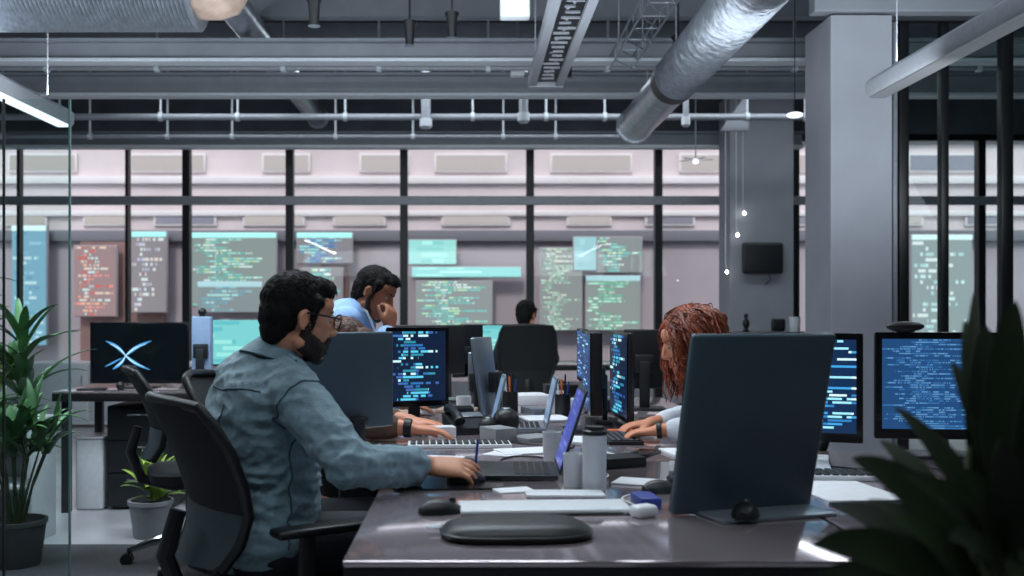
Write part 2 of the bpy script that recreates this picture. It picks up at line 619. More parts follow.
# ladder-shaped cable tray (grey side rails, dark cable bed with rungs)
t = thing('cable_tray', 'grey ladder cable tray full of dark cables beside the white ceiling box', 'cable tray', (.6, 0, 3.0))
for s in (-1, 1):
    obj('side_rail', MB().box((s * .105, 5.2, 0), (.06, 5.0, .08), bev=.006), M_rail, t)
obj('end_plate', MB().box((0, 7.72, 0), (.27, .04, .09), bev=.006), M_rail, t)
y = 3.
while y < 7.6:
    r = MB()
    r.box((rnd.uniform(-.015, .015), y, -.024), (rnd.uniform(.06, .12), .018, .012))
    if rnd.random() < .5:
        r.box((rnd.uniform(-.03, .03), y + .02, -.022), (.014, .07, .01), rot=rotz(rnd.uniform(-.8, .8)))
    obj('rung', r, M_rail, t)
    y += .11
obj('bed', MB().box((0, 5.2, -.008), (.17, 4.95, .008)), M_black, t)
cb = MB()
for k in range(7):
    cb.tube([(-.08 + k * .027 + .008 * math.sin(i * 1.3 + k), 2.8 + i * .4, .012) for i in range(13)], .012, 8)
obj('cable', cb, M_black, t)
for y in (4., 5.6, 7.2):
    for s in (-1, 1):
        hanger(t, s * .115, y, .03, 1.0, .005)

# lattice tray that rides along the foil duct
t = thing('cable_tray', 'lattice wire tray running along the upper side of the foil duct', 'cable tray', (1.22, 0, 3.16))
mb = MB()
for s in (-1, 1):
    for z in (0, .1):
        mb.tube([(s * .09, 3.2, z), (s * .09, 8.0, z)], .007, 6)
y = 3.2
while y < 7.9:
    mb.tube([(-.09, y, .1), (-.09, y, 0), (.09, y, 0), (.09, y, .1)], .005, 6)
    mb.tube([(-.09, y, 0), (.09, y + .28, 0)], .005, 6)
    y += .28
obj('wire_lattice', mb, M_steel, t)
for y in (4.5, 6, 7.5):
    hanger(t, -.09, y, 0, .84, .005)
    hanger(t, .09, y, 0, .84, .005)
t = thing('cable_tray', 'perforated steel tray along the lower side of the foil duct by the column', 'cable tray', (1.86, 0, 2.96))
mb = MB()
for s in (-1, 1):
    mb.box((s * .07, 4.1, 0), (.02, 1.9, .07), bev=.003)
y = 3.2
while y < 5.05:
    mb.box((0, y, -.02), (.14, .04, .012))
    mb.tube([(-.06, y, -.015), (.06, y + .12, -.015)], .008, 6)
    y += .12
obj('perforated_bed', mb, M_silver, t)
for y in (3.6, 4.8):
    hanger(t, .07, y, 0, 1.03, .005)

# pleated duct at upper left with a tan sleeve on its end
t = thing('pleated_duct', 'wide pleated flexible duct with a tan end sleeve over the leafy plants', 'duct', (0, 6.0, 3.28))
obj('pleated_sleeve', corrug(150, -3.6, -1.62, .36, .012, 'X', (0, 0)), M_pleat, t)
rings = []
for x, rr in ((-1.7, .27), (-1.62, .30), (-1.5, .30), (-1.4, .27), (-1.35, .2), (-1.33, .08)):
    rings.append([V((x, rr * math.cos(a), rr * math.sin(a))) for a in (2 * PI * k / 28 for k in range(28))])
obj('end_sleeve', MB().loft(rings), M_tan, t)
for x in (-3.3, -2.5, -1.75):
    hanger(t, x, 0, .3, .72, .008)

# slim round duct above the beams
t = thing('ventilation_duct', 'slim round pale duct above the beams between pleated duct and cable tray', 'duct', (0, 0, 3.53))
obj('duct_run', corrug(30, 6.6, 11.8, .12, .001, 'Y', (-1.77, 0)), M_steel, t)
obj('end_collar', ringband(11.74, .08, .13, (-1.77, 0)), M_rail, t)
for y in (7.0, 8.0, 9.8, 11.2):
    hanger(t, -1.77, y, .1, .47)

# cross pipes between beams
for y, z, r_, lab, xa, xb in ((10.4, 3.26, .035, 'thin grey service pipe hung between the second and the last beam', -5.4, 4.0),
                              (10.75, 3.12, .022, 'thinnest grey pipe hung just below the service pipe', -5.4, 1.7),
                              (8.75, 3.36, .025, 'thin pipe clipped above the second beam', -5.4, 7.4)):
    t = thing('service_pipe', lab, 'pipe', (0, y, z))
    mb = MB().tube([(xa, 0, 0), (xb, 0, 0)], r_, 12)
    obj('pipe_run', mb, M_rail, t)
    x = xa + .4
    while x < xb:
        if abs(x + 1.77) < .2:
            x += .3
        mb = MB()
        mb.tube([(x, 0, 0), (x, 0, 3.99 - z)], .012, 6)
        mb.tube([(x - .02, 0, 0), (x + .02, 0, 0)], r_ + .012, 12)
        obj('pipe_hanger', mb, M_flange, t)
        x += rnd.uniform(.5, 1.1)
# drop pipes / conduits
for x, y, r_, lab in ((-.43, 10.2, .05, 'stubby vertical drop pipe over the middle bay'), (.55, 9.9, .045, 'vertical drop pipe behind the cable tray end'),
                      (2.2, 10.1, .03, 'slender drop pipe right of the foil duct')):
    t = thing('drop_pipe', lab, 'pipe', (x, y, 3.1))
    obj('pipe_run', MB().tube([(0, 0, .0), (0, 0, .9)], r_, 12), M_rail, t)
    obj('coupling', MB().tube([(0, 0, .02), (0, 0, .1)], r_ + .015, 12), M_flange, t)
t = thing('gusset_plate', 'pale triangular gusset plate beside the window column', 'plate', (2.95, 10.6, 3.15))
mb = MB()
mb.add([(-.28, -.02, 0), (.02, -.02, 0), (.02, -.02, .42), (-.28, .02, 0), (.02, .02, 0), (.02, .02, .42)],
       [(0, 1, 2), (5, 4, 3), (0, 3, 4, 1), (1, 4, 5, 2), (2, 5, 3, 0)])
obj('plate', mb, M_col, t)
obj('hanger', MB().tube([(0, 0, .38), (0, 0, .88)], .012, 8), M_rail, t)


def linear_lamp(label, x, y0, y1, z, glow):
    t = thing('linear_lamp', label, 'lamp', (x, (y0 + y1) / 2, z))
    l = y1 - y0
    w, hgt = .13, .118
    sec = [(-w / 2, 0.02), (-w / 2 + .015, 0), (w / 2 - .015, 0), (w / 2, .02), (w / 2, hgt - .03), (w / 2 - .03, hgt), (-w / 2 + .03, hgt), (-w / 2, hgt - .03)]
    obj('housing', MB().loft([[V((a, yy, b)) for a, b in sec] for yy in (-l / 2, l / 2)]), M_rail, t)
    obj('diffuser', MB().box((0, 0, -.004), (w - .03, l - .03, .012), bev=.004), glow, t)
    for yy in (-l / 2 + .3, 0, l / 2 - .3):
        mb = MB()
        rod(mb, 0, yy, hgt, 3.995 - z, .004)
        obj('cable', mb, M_rail, t)
    return t


linear_lamp('grey linear lamp hung in front of the big column', 2.53, 2.2, 6.2, 2.55, M_dimglow)
linear_lamp('lit linear lamp hung above the frameless glass screen', -2.9, 3.0, 7.2, 2.56, M_glow)

# white ceiling box + smaller one
t = thing('ceiling_box', 'square white box hung beside the cable tray', 'box', (.3, 6.4, 3.09))
obj('cover', MB().box((0, 0, .1), (.19, .1, .19), bev=.012), M_white, t)
obj('bracket', MB().box((0, .03, .56), (.03, .03, .75)), M_rail, t)
t = thing('ceiling_box', 'small white sensor box clamped over the second beam', 'box', (.44, 8.9, 3.32))
obj('cover', MB().box((0, 0, .05), (.12, .1, .1), bev=.012), M_white, t)
obj('bracket', MB().box((0, .03, .38), (.03, .03, .6)), M_rail, t)


def spotlight(label, x, y, z, a, lit=False):
    t = thing('spotlight', label, 'spotlight', (x, y, z), a)
    R = Matrix.Rotation(.6, 3, 'Y')
    obj('lamp_head', MB().lathe([(.028, -.09), (.03, -.08), (.038, .05), (.05, .07), (.05, .085), (.042, .08)], n=20), M_black, t)
    obj('lens', MB().lathe([(.001, .0), (.03, 0), (.04, .004), (.001, .008)], (0, 0, -.094), n=20), M_spark if lit else M_silver, t)
    obj('stem', MB().tube([(0, 0, .08), (0, 0, 4 - z)], .008, 8), M_black, t)
    return t


spotlight('black spotlight near the tan duct sleeve', -.97, 6.3, 3.11, .3)
spotlight('black spotlight between the tan duct sleeve and the ceiling box', -.42, 7.2, 3.23, 1)
spotlight('black spotlight nearest the square white ceiling box', -.11, 6.9, 3.2, 2)
spotlight('small black spotlight right of the cable tray end', .85, 8.5, 3.3, 1)
spotlight('black spotlight tucked against the foil duct', 1.6, 7.62, 3.24, .5)
t = thing('pendant_lamp', 'small white pendant lamp glowing beside the big column', 'lamp', (2.45, 7.5, 2.7), .4)
obj('shade', MB().ell((0, 0, 0), (.06, .06, .022)), M_glow, t)
obj('cable', MB().tube([(0, 0, .02), (0, 0, 1.3)], .004, 6), M_black, t)
t = thing('ceiling_fan_lamp', 'bright star-shaped lamp under the last beam by the window column', 'lamp', (2.55, 11.2, 2.92), 0)
obj('bulb', MB().ell((0, 0, 0), (.035, .035, .03)), M_glow, t)
mb = MB()
for k in range(5):
    mb.box((.12 * math.cos(k * 1.257), .12 * math.sin(k * 1.257), .02), (.14, .03, .008), rot=rotz(k * 1.257), bev=.003)
obj('arm', mb, M_white, t)
obj('stem', MB().tube([(0, 0, .04), (0, 0, 1.08)], .007, 6), M_rail, t)
for x, y, z, lab in ((3.02, 11.2, 1.2 + .080 * 11.2, 'tiny round bulb on the left edge of the window column'), (2.9, 11.2, 1.2 + .043 * 11.2, 'tiny round bulb below, by the window column edge'),
                     (3.1, 11.22, 1.2 + .102 * 11.2, 'highest tiny round bulb, on the face of the window column')):
    t = thing('bulb_lamp', lab, 'bulb', (x, y, z))
    obj('bulb', MB().ell((0, 0, 0), (.017, .017, .02), n=12, m=8), M_spark, t)
    obj('cord', MB().tube([(0, 0, .02), (0, .06, .1), (0, .06, 3.99 - z)], .004, 6), M_white, t)
t = thing('wall_monitor', 'dark rounded screen mounted on the window column', 'monitor', (3.31, 11.24, 1.66))
obj('housing', MB().box((0, 0, .18), (.46, .07, .35), bev=.03, seg=3), M_dark, t)
obj('bracket', MB().box((0, .04, .18), (.2, .05, .2)), M_black, t)
obj('cable', MB().tube([(.06, 0, .02), (.1, .01, -.06), (.04, .03, -.12)], .006, 6), M_black, t)

# ------------------------------------------------------------------ glass partitions
gp = thing('glass_partition', 'framed glass partition with black posts beside the big column', 'partition', (3.0, 7.0, 0))
for x, w in ((0.04, .07), (.325, .055), (.76, .085)):
    obj('post', MB().box((x, 0, 1.62), (w, .07, 3.25), bev=.008), M_mull, gp)
obj('post_edge', MB().box((-.02, .02, 1.62), (.03, .1, 3.25), bev=.004), M_rail, gp)
for x0, x1 in ((.075, .297), (.353, .717), (.803, 1.8)):
    obj('glass_panel', MB().box(((x0 + x1) / 2, .0, 1.62), (x1 - x0, .012, 3.2)), G_part, gp, smooth=False)
obj('bottom_rail', MB().box((.9, 0, .03), (1.9, .07, .06), bev=.008), M_mull, gp)
gs = thing('glass_screen', 'frameless glass screen standing before the leafy plants', 'glass screen', (-2.35, 4.4, 0))
for x0, x1 in ((-.9, .305), (.318, .595)):
    g_ = obj('glass_panel', MB().box(((x0 + x1) / 2, 0, 1.085), (x1 - x0, .012, 2.13)), G_part, gs, smooth=False)
    obj('glass_edge', MB().box((x1 + .003, 0, 1.085), (.007, .014, 2.13)), M_glassedge if x1 > .4 else M_mull, g_, smooth=False)
obj('floor_channel', MB().box((-.15, 0, .015), (1.5, .05, .03), bev=.004), M_rail, gs)

# ------------------------------------------------------------------ desks
def desk(label, x0, x1, y0, y1, group=None, m=M_desk):
    t = thing('office_desk', label, 'desk', ((x0 + x1) / 2, (y0 + y1) / 2, 0), 0, group)
    w, l = x1 - x0, y1 - y0
    obj('desk_top', MB().box((0, 0, DZ - .006), (w, l, .012), bev=.003), m, t)
    obj('edge_band', MB().box((0, 0, DZ - .036), (w - .002, l - .002, .048), bev=.004), M_deskedge, t)
    for sx in (-1, 1):
        for sy in (-1, 1):
            obj('leg', MB().box((sx * (w / 2 - .06), sy * (l / 2 - .08), (DZ - .06) / 2), (.05, .05, DZ - .06), bev=.004), M_dark, t)
    return t


desk('long glossy desk nearest the camera, under the tablet and mouse', -.235, .8, 1.87, 3.14)
desk('glossy desk carrying the clutter before the red-haired woman', -.5, .8, 3.15, 4.5)
desk('far end desk of the long row with the black monitors', -.5, 1.08, 4.51, 5.6)
desk('glossy desk beneath the two blue-lit monitors and the dark leaves', .81, 2.35, 1.87, 3.38)
desk('dark desk under the wing-X monitor', -2.5, -1.35, 6.0, 6.7)
desk('low window desk behind the black mesh chair of the far worker', -.25, 1.6, 9.35, 10.1)
desk('window desk under the teal screen behind the denim-shirted man', -2.6, -1.3, 8.2, 8.9)

# ------------------------------------------------------------------ monitors
def monitor(label, cx, cy, yaw, w, h, zb, screen, back=M_darkblue, tilt=0., z0=DZ, thick=.022, stand=True, name='computer_monitor', base=(.2, .16), bez=.012, foot=None, sth=.45):
    """local: screen faces -Y, yaw about Z; zb is the lower edge of the panel above its table"""
    t = thing(name, label, 'monitor', (cx, cy, z0), yaw)
    R = Matrix.Rotation(tilt, 3, 'X')
    piv = V((0, 0, zb))

    def tr(mb):
        mb.v = [R @ (v - piv) + piv for v in mb.v]
        return mb
    obj('casing', tr(MB().box((0, 0, zb + h / 2), (w, thick, h), bev=min(.008, thick * .4), seg=3)), back, t)
    e = -thick / 2 - .0012
    obj('bezel', tr(MB().box((0, -thick / 2 + .0006, zb + h / 2), (w - .002, .002, h - .002), bev=.0005)), M_blackgloss, t)
    obj('screen', tr(MB().quad((-w / 2 + bez, e, zb + bez * 1.5), (w / 2 - bez, e, zb + bez * 1.5), (w / 2 - bez, e, zb + h - bez), (-w / 2 + bez, e, zb + h - bez))),
        screen, t, smooth=False)
    if stand:
        s = MB()
        s.box((0, thick / 2 + .03, (zb + h * sth) / 2 + .004), (.05, .02, zb + h * sth), bev=.005)
        s.box((0, thick / 2 + .012, zb + h * (sth - .03)), (.09, .035, min(.09, h * sth * .8)), bev=.006)
        obj('stand', s, M_dark, t)
        obj('stand_base', MB().box((0, thick / 2 + .02, .006), (base[0], base[1], .011), bev=.004), foot or M_dark, t)
    return t


BLUES = ['#3f7fd0', '#7fc0ff', '#2b59a8', '#a8e4ff', '#5a9ae0']
S_off = mat('dark_screen', '#0b1016', .15, var=.05)
S_code = screenmat('code_blue', 22, 22, '#0a1c38', ['#5ac8ea', '#2f6fb0', '#c8f4ff', '#2f8fa8', '#3f6ab0'], 1.1, 71, .8, .7)
S_blue = screenmat('code_azure', 40, 110, '#25558c', ['#3f7fc0', '#5a9ad8', '#2d62a0', '#6aa8e0'], .75, 73, .85)
S_blue2 = screenmat('code_cyan_steps', 26, 26, '#0c2a50', ['#9fe8ff', '#3fa0e0', '#d8fbff', '#2f7fc0'], 1.1, 77, .85, .62, .95)
S_teal = screenmat('teal_desktop', 7, 6, '#7fd8da', ['#9ff0ea', '#66c8d0'], .95, 79, .8)
S_strip = screenmat('code_strip', 26, 8, '#1a3a6a', BLUES, .9, 83, .8, .7)
S_purple = screenmat('violet_laptop', 12, 10, '#4a5ac0', ['#6a7ae0', '#3a4aa8', '#8a9af0'], .75, 89, .7)
S_pale = screenmat('pale_desktop', 5, 5, '#8fb0d8', ['#9fc0e4', '#86a8d2'], .6, 91, .8)

# the big monitor turned away from us, resting low on the near desk
big = thing('computer_monitor', 'big slate-grey monitor seen from behind on the near desk', 'monitor', (.6475, 2.345, DZ), math.atan2(.12, .365))
R_ = Matrix.Rotation(math.radians(13), 3, 'X')
H = .425
W_ = .375


def tr_(mb):
    mb.v = [R_ @ v + V((-.008, 0, .004)) for v in mb.v]
    return mb


obj('casing', tr_(MB().box((0, 0, H / 2), (W_, .02, H), bev=.008, seg=3)), M_darkblue, big)
obj('bezel', tr_(MB().box((0, .0105, H / 2), (W_ - .004, .003, H - .004), bev=.001)), M_blackgloss, big)
obj('screen', tr_(MB().quad((W_ / 2 - .012, .0125, .015), (-W_ / 2 + .012, .0125, .015), (-W_ / 2 + .012, .0125, H - .012), (W_ / 2 - .012, .0125, H - .012))), S_pale, big, smooth=False)
obj('stand_base', MB().box((.02, -.02, .005), (.3, .2, .009), bev=.004), M_silver, big)
obj('stand', MB().box((.0, .05, .06), (.1, .012, .12), rot=Matrix.Rotation(-.5, 3, 'X'), bev=.004), M_silver, big)

# monitor before the seated man in the brown sleeves, back towards us
mdir = math.atan2(.22, .25)
monitor('dark slate monitor seen from behind in front of the denim-shirted man', -.38, 3.23, mdir + PI, .335, .315, .09, S_strip, back=M_darkblue, base=(.16, .14), sth=.12)
monitor('monitor filled with glowing blue code facing the camera', -.208, 4.1, math.radians(22), .27, .325, .085, S_code, back=M_dark, base=(.16, .12), bez=.016)
monitor('wide black monitor seen from behind beyond the blue code monitor', -.22, 5.05, PI + .1, .41, .25, .16, S_off, back=M_black)
monitor('narrow black monitor turned sideways beyond the blue code monitor', .0, 5.32, PI + .7, .2, .28, .13, S_off, back=M_black)
monitor('silver monitor standing nearly edge-on in the middle of the desk', .1, 4.42, math.radians(66 + 180), .2, .345, .02, S_off, back=M_silver, tilt=math.radians(8), base=(.12, .1))
monitor('small silver display leaning behind the edge-on silver monitor', .045, 4.85, PI + .2, .09, .25, .03, S_pale, back=M_silver, base=(.09, .09))
monitor('slim dark monitor with a strip of blue code left of the cyan code monitor', .533, 4.3, math.radians(-92), .42, .345, .045, S_strip, back=M_black, thick=.05, base=(.2, .07))
monitor('tall monitor of cyan and blue code nearest the red-haired woman', .635, 4.15, math.radians(-88.5), .42, .36, .03, S_code, back=M_dark, base=(.2, .07))
monitor('thin dark monitor edge-on behind the strip-lit monitor', .585, 5.1, math.radians(-91), .4, .27, .12, S_strip, back=M_black)
monitor('black monitor seen from behind past the cyan code monitor', .86, 4.9, PI - .05, .19, .29, .1, S_off, back=M_black)
monitor('monitor showing bright cyan stepped code at the big slate monitor', 1.03, 3.15, math.radians(-20), .4, .34, .064, S_blue2, back=M_dark, bez=.02, base=(.2, .14), foot=M_white)
monitor('wide blue code monitor behind the dark foreground leaves', 1.53, 3.22, math.radians(-6), .43, .345, .06, S_blue, back=M_dark, bez=.022)
mx = monitor('monitor with a glowing wing-like X on the dark desk', -2.06, 6.28, 0, .62, .385, .03, S_off, back=M_dark)
E_x = emat('x_emblem_light', '#3fa0e8', 1.0)
E_x2 = emat('x_emblem_core', '#c8f0ff', 1.1)
mb, mb2 = MB(), MB()


def streak(m_, p0, p1, w0, w1, bow, y):
    n = 10
    a, b = [], []
    p0, p1 = V((p0[0], 0, p0[1])), V((p1[0], 0, p1[1]))
    d = (p1 - p0)
    nrm = V((-d.z, 0, d.x)).normalized()
    L_, R2 = [], []
    for i in range(n + 1):
        t_ = i / n
        c_ = p0 + d * t_ + nrm * bow * math.sin(PI * t_)
        w_ = (w0 * (1 - t_) + w1 * t_) * (.25 + .75 * math.sin(PI * min(1, t_ * 1.0) ** .8))
        L_.append(c_ + nrm * w_)
        R2.append(c_ - nrm * w_)
    m_.loft([[V((l.x, y, l.z)), V((r.x, y, r.z)), V((r.x, y + .0015, r.z)), V((l.x, y + .0015, l.z))] for l, r in zip(L_, R2)])


cxz = (-.085, .205)
XS = .8
for (p, q, w0, w1, bow) in (((-.225, .37), (-.07, .255), .006, .014, .012), ((-.07, .255), (.12, .145), .012, .006, -.01),
                            ((-.17, .15), (-.07, .255), .008, .012, -.01), ((-.07, .255), (.13, .37), .012, .008, .012)):
    p, q = [((a_[0] + .07) * XS + cxz[0], (a_[1] - .255) * XS + cxz[1]) for a_ in (p, q)]
    streak(mb, p, q, w0, w1, bow, -.0148)
    streak(mb2, V(p) * .8 + V(cxz) * .2, V(q) * .8 + V(cxz) * .2, w0 * .4, w1 * .4, bow, -.0165)
streak(mb, (-.215, .135), (-.11, .19), .004, .006, 0, -.0148)
streak(mb, (-.045, .25), (.045, .28), .004, .007, 0, -.0148)
em = obj('emblem', mb, E_x, mx)
obj('emblem_core', mb2, E_x2, em)
monitor('pale blue monitor panel turned away beside the wing-X monitor', -1.66, 6.25, PI, .12, .37, .08, S_off, back=M_lightpanel, thick=.06, base=(.1, .16))
monitor('teal lit monitor behind the shoulder of the denim-shirted man', -1.98, 8.4, .05, .5, .4, .03, S_teal, back=M_dark)
monitor('teal lit monitor beyond the far black chair', .3, 9.7, .05, .5, .32, .05, S_teal, back=M_dark)
monitor('pale monitor on the window desk beside the far teal monitor', -.02, 9.85, .1, .1, .32, .05, S_pale, back=M_white, base=(.09, .12))

# ------------------------------------------------------------------ laptops
def laptop(label, x, y, yaw, open_deg, screen, body=M_silver, w=.3, d=.21):
    """local: hinge along Y at x=0, keyboard towards -X"""
    t = thing('laptop', label, 'laptop', (x, y, DZ), yaw)
    obj('keyboard_deck', MB().box((-d / 2, 0, .009), (d, w, .014), bev=.004), body, t)
    k = MB()
    for i in range(5):
        for j in range(12):
            k.box((-.03 - i * .021, -w / 2 + .03 + j * (w - .06) / 11, .0168), (.015, .016, .002))
    obj('keys', k, M_black, t)
    R = Matrix.Rotation(math.radians(open_deg), 3, 'Y')
    mb = MB().box((0, 0, d / 2), (.007, w, d), bev=.003)
    mb.v = [R @ v + V((.004, 0, .016)) for v in mb.v]
    lid = obj('lid', mb, body, t)
    q = MB().quad((-.0048, w / 2 - .01, .014), (-.0048, -w / 2 + .01, .014), (-.0048, -w / 2 + .01, d - .01), (-.0048, w / 2 - .01, d - .01))
    q.v = [R @ v + V((.004, 0, .016)) for v in q.v]
    obj('screen', q, screen, lid, smooth=False)
    return t


laptop('open laptop with a violet-blue screen leaning by the white tumbler', .255, 2.9, math.radians(-2), 18, S_purple, body=M_dark, d=.245, w=.27)
laptop('small silver laptop open edge-on beyond the white cups', .31, 4.05, math.radians(-1.5), 12, S_pale, w=.26, d=.2)
laptop('grey laptop with open lid beside the silver edge-on monitor', .10, 4.16, math.radians(2), 14, S_pale, w=.2, d=.2)

# ------------------------------------------------------------------ chairs (local: facing +X)
def office_chair(label, loc, rz, group=None, lumbar=M_grey_mesh, arms=True, sz=.47, hd=1.0, wd=1.0):
    t = thing('office_chair', label, 'chair', loc, rz, group)
    st = MB()
    rings = []
    for z, k in ((sz - .07, .9), (sz - .055, .98), (sz - .015, 1.), (sz, .93)):
        ring = []
        for i in range(32):
            a = 2 * PI * i / 32
            c_, s_ = math.cos(a), math.sin(a)
            ring.append(V((.245 * k * abs(c_) ** .5 * (1 if c_ > 0 else -1) + .03, .235 * k * abs(s_) ** .5 * (1 if s_ > 0 else -1), z - .0)))
        rings.append(ring)
    st.loft(rings)
    obj('seat', st, M_mesh, t)
    # backrest profile: (x, z, half width)
    prof = [(-.24, .53, .15), (-.205, .60, .19), (-.195, .68, .22), (-.215, .76, .235), (-.25, .85, .235), (-.29, .92, .225), (-.32, .965, .2)]
    prof = [(x, sz + (z - .47) * hd, w * wd) for x, z, w in prof]

    def panel(pr, th=.012, dish=.05):
        mb = MB()
        rings = []
        for x, z, w in pr:
            fr_, bk = [], []
            for j in range(13):
                u = -1 + 2 * j / 12
                xx = x + dish * u * u
                fr_.append(V((xx + th / 2, u * w, z)))
                bk.append(V((xx - th / 2, u * w, z)))
            rings.append(fr_ + bk[::-1])
        return mb.loft(rings)
    i0 = [(prof[0][0] + (prof[i][0] - prof[0][0]), prof[i][1], prof[i][2]) for i in range(3)]
    bk = obj('backrest', panel(prof[2:]), M_mesh, t)
    obj('lumbar_panel', panel(prof[:3], .014), lumbar, t)
    fr_ = []
    for s in (1,):
        fr_ = [(x + .05, -w, z) for x, z, w in prof] + [(prof[-1][0] + .02, -.1, prof[-1][1] + .008), (prof[-1][0] + .0, 0, prof[-1][1] + .012), (prof[-1][0] + .02, .1, prof[-1][1] + .008)] + [(x + .05, w, z) for x, z, w in prof[::-1]]
    fr_ += [(-.2, .08, sz + .05), (-.215, 0, sz + .05), (-.2, -.08, sz + .05), fr_[0]]
    obj('back_frame', MB().tube(fr_, .015, 10), M_black, t)
    obj('back_support', MB().tube([(-.255, 0, sz + .2), (-.29, 0, sz + .08), (-.24, 0, sz - .05), (-.1, 0, sz - .09), (0, 0, sz - .09)], [.022, .025, .026, .026, .026], 10, sq=1.4), M_black, t)
    if arms:
        for s in (-1, 1):
            a = obj('armrest', MB().box((.03, s * .285, sz + .165), (.25, .075, .024), bev=.011, seg=3), M_black, t)
            obj('arm_support', MB().tube([(.0, s * .2, sz - .06), (.0, s * .275, sz - .04), (.0, s * .285, sz + .155)], [.018, .018, .016], 8, sq=1.5), M_black, a)
    obj('gas_lift', MB().lathe([(.03, .1), (.03, .2), (.02, .21), (.02, sz - .1), (.05, sz - .09), (.07, sz - .07)], n=18), M_chrome, t)
    for k in range(5):
        a = 2 * PI * k / 5 + .45
        d = V((math.cos(a), math.sin(a), 0))
        l = obj('base_leg', MB().tube([d * .02 + V((0, 0, .125)), d * .1 + V((0, 0, .125)), d * .2 + V((0, 0, .105)), d * .3 + V((0, 0, .07))], [.026, .024, .02, .014], 8), M_chrome, t)
        n_ = V((-d.y, d.x, 0))
        mb = MB()
        for s in (-1, 1):
            mb.tube([d * .31 + n_ * s * .008 + V((0, 0, .03)), d * .31 + n_ * s * .026 + V((0, 0, .03))], .03, 14)
        mb.tube([d * .305 + V((0, 0, .03)), d * .3 + V((0, 0, .085))], .009, 8)
        obj('caster', mb, M_black, l)
    return t


PHI = math.radians(33)
MAN = V((-.50, 2.88, 0))
office_chair('black mesh office chair the denim-shirted man sits on', (-.575, 2.86, 0), PHI, wd=1.1)
office_chair('empty black office chair with chrome base between small plant and long desk', (-1.33, 4.85, 0), math.radians(20), hd=.94)
office_chair('black mesh chair under the far worker seen from behind', (.49, 8.45, 0), PI / 2, hd=1.28, lumbar=M_mesh)
office_chair('black office chair under the person hidden by the slate monitor', (-.74, 3.8, 0), math.radians(-4))
office_chair('office chair carrying the red-haired woman', (1.08, 3.72, 0), PI, arms=False)


# ------------------------------------------------------------------ people
def remeshed(mb, voxel, smooth=3, fac=.5):
    me = mb.mesh('tmp', False)
    o = bpy.data.objects.new('tmp', me)
    COL.objects.link(o)
    r = o.modifiers.new('r', 'REMESH')
    r.mode = 'VOXEL'
    r.voxel_size = voxel
    if smooth:
        s = o.modifiers.new('s', 'SMOOTH')
        s.factor = fac
        s.iterations = smooth
    dg = bpy.context.evaluated_depsgraph_get()
    dg.update()
    me2 = bpy.data.meshes.new_from_object(o.evaluated_get(dg))
    bpy.data.objects.remove(o)
    me2.polygons.foreach_set('use_smooth', [True] * len(me2.polygons))
    return me2


def displace(me, fn):
    nr = [v.normal.copy() for v in me.vertices]
    for v, n in zip(me.vertices, nr):
        v.co += n * fn(v.co)
    me.update()


def frame(fwd, up):
    f = V(fwd).normalized()
    u = V(up)
    u = (u - f * u.dot(f)).normalized()
    r = f.cross(u)
    return r, f, u


def ringpts(c, a, ra, b, rb, n=24, p=2.3):
    out = []
    for k in range(n):
        t = 2 * PI * k / n
        ct, st = math.cos(t), math.sin(t)
        out.append(V(c) + a * ra * math.copysign(abs(ct) ** (2 / p), ct) + b * rb * math.copysign(abs(st) ** (2 / p), st))
    return out


def head_prims(mb, c, r, f, u, s=1., bulk=1.):
    P = lambda a, b, d: V(c) + (r * a + f * b + u * d) * s
    R = Matrix((r, f, u)).transposed()
    E = lambda q, rad: mb.ell(P(*q), tuple(x * s for x in rad), R)
    E((0, -.012, .028), (.076, .097, .088))
    E((0, .03, -.025), (.064 * bulk, .064, .085))
    E((0, .018, -.06), (.058 * bulk, .06, .05))
    E((0, .066, -.098), (.028, .026, .02))
    for q in (-1, 1):
        E((q * .034, .062, -.022), (.022, .022, .022))
        mb.cap(P(q * .055, .0, -.075), .02 * s, P(q * .018, .07, -.1), .017 * s)
        E((q * .074, -.004, -.014), (.006, .013, .022))
        hp = [P(q * (.077 + .008 * math.sin(a_ * .5)), -.006 - .014 * math.sin(a_), -.013 + .023 * math.cos(a_)) for a_ in (PI * j / 8 - .4 for j in range(10))]
        for j in range(9):
            mb.cap(hp[j], .0055 * s, hp[j + 1], .0055 * s, 8)
        E((q * .012, .1, -.036), (.009, .011, .008))
    mb.cap(P(-.036, .075, .022), .0095 * s, P(.036, .075, .022), .0095 * s)
    E((0, .055, .04), (.06, .035, .04))
    mb.cap(P(0, .09, .01), .008 * s, P(0, .108, -.03), .012 * s)
    mb.cap(P(-.016, .087, -.062), .007 * s, P(.016, .087, -.062), .007 * s)
    mb.cap(P(-.014, .085, -.073), .008 * s, P(.014, .085, -.073), .008 * s)


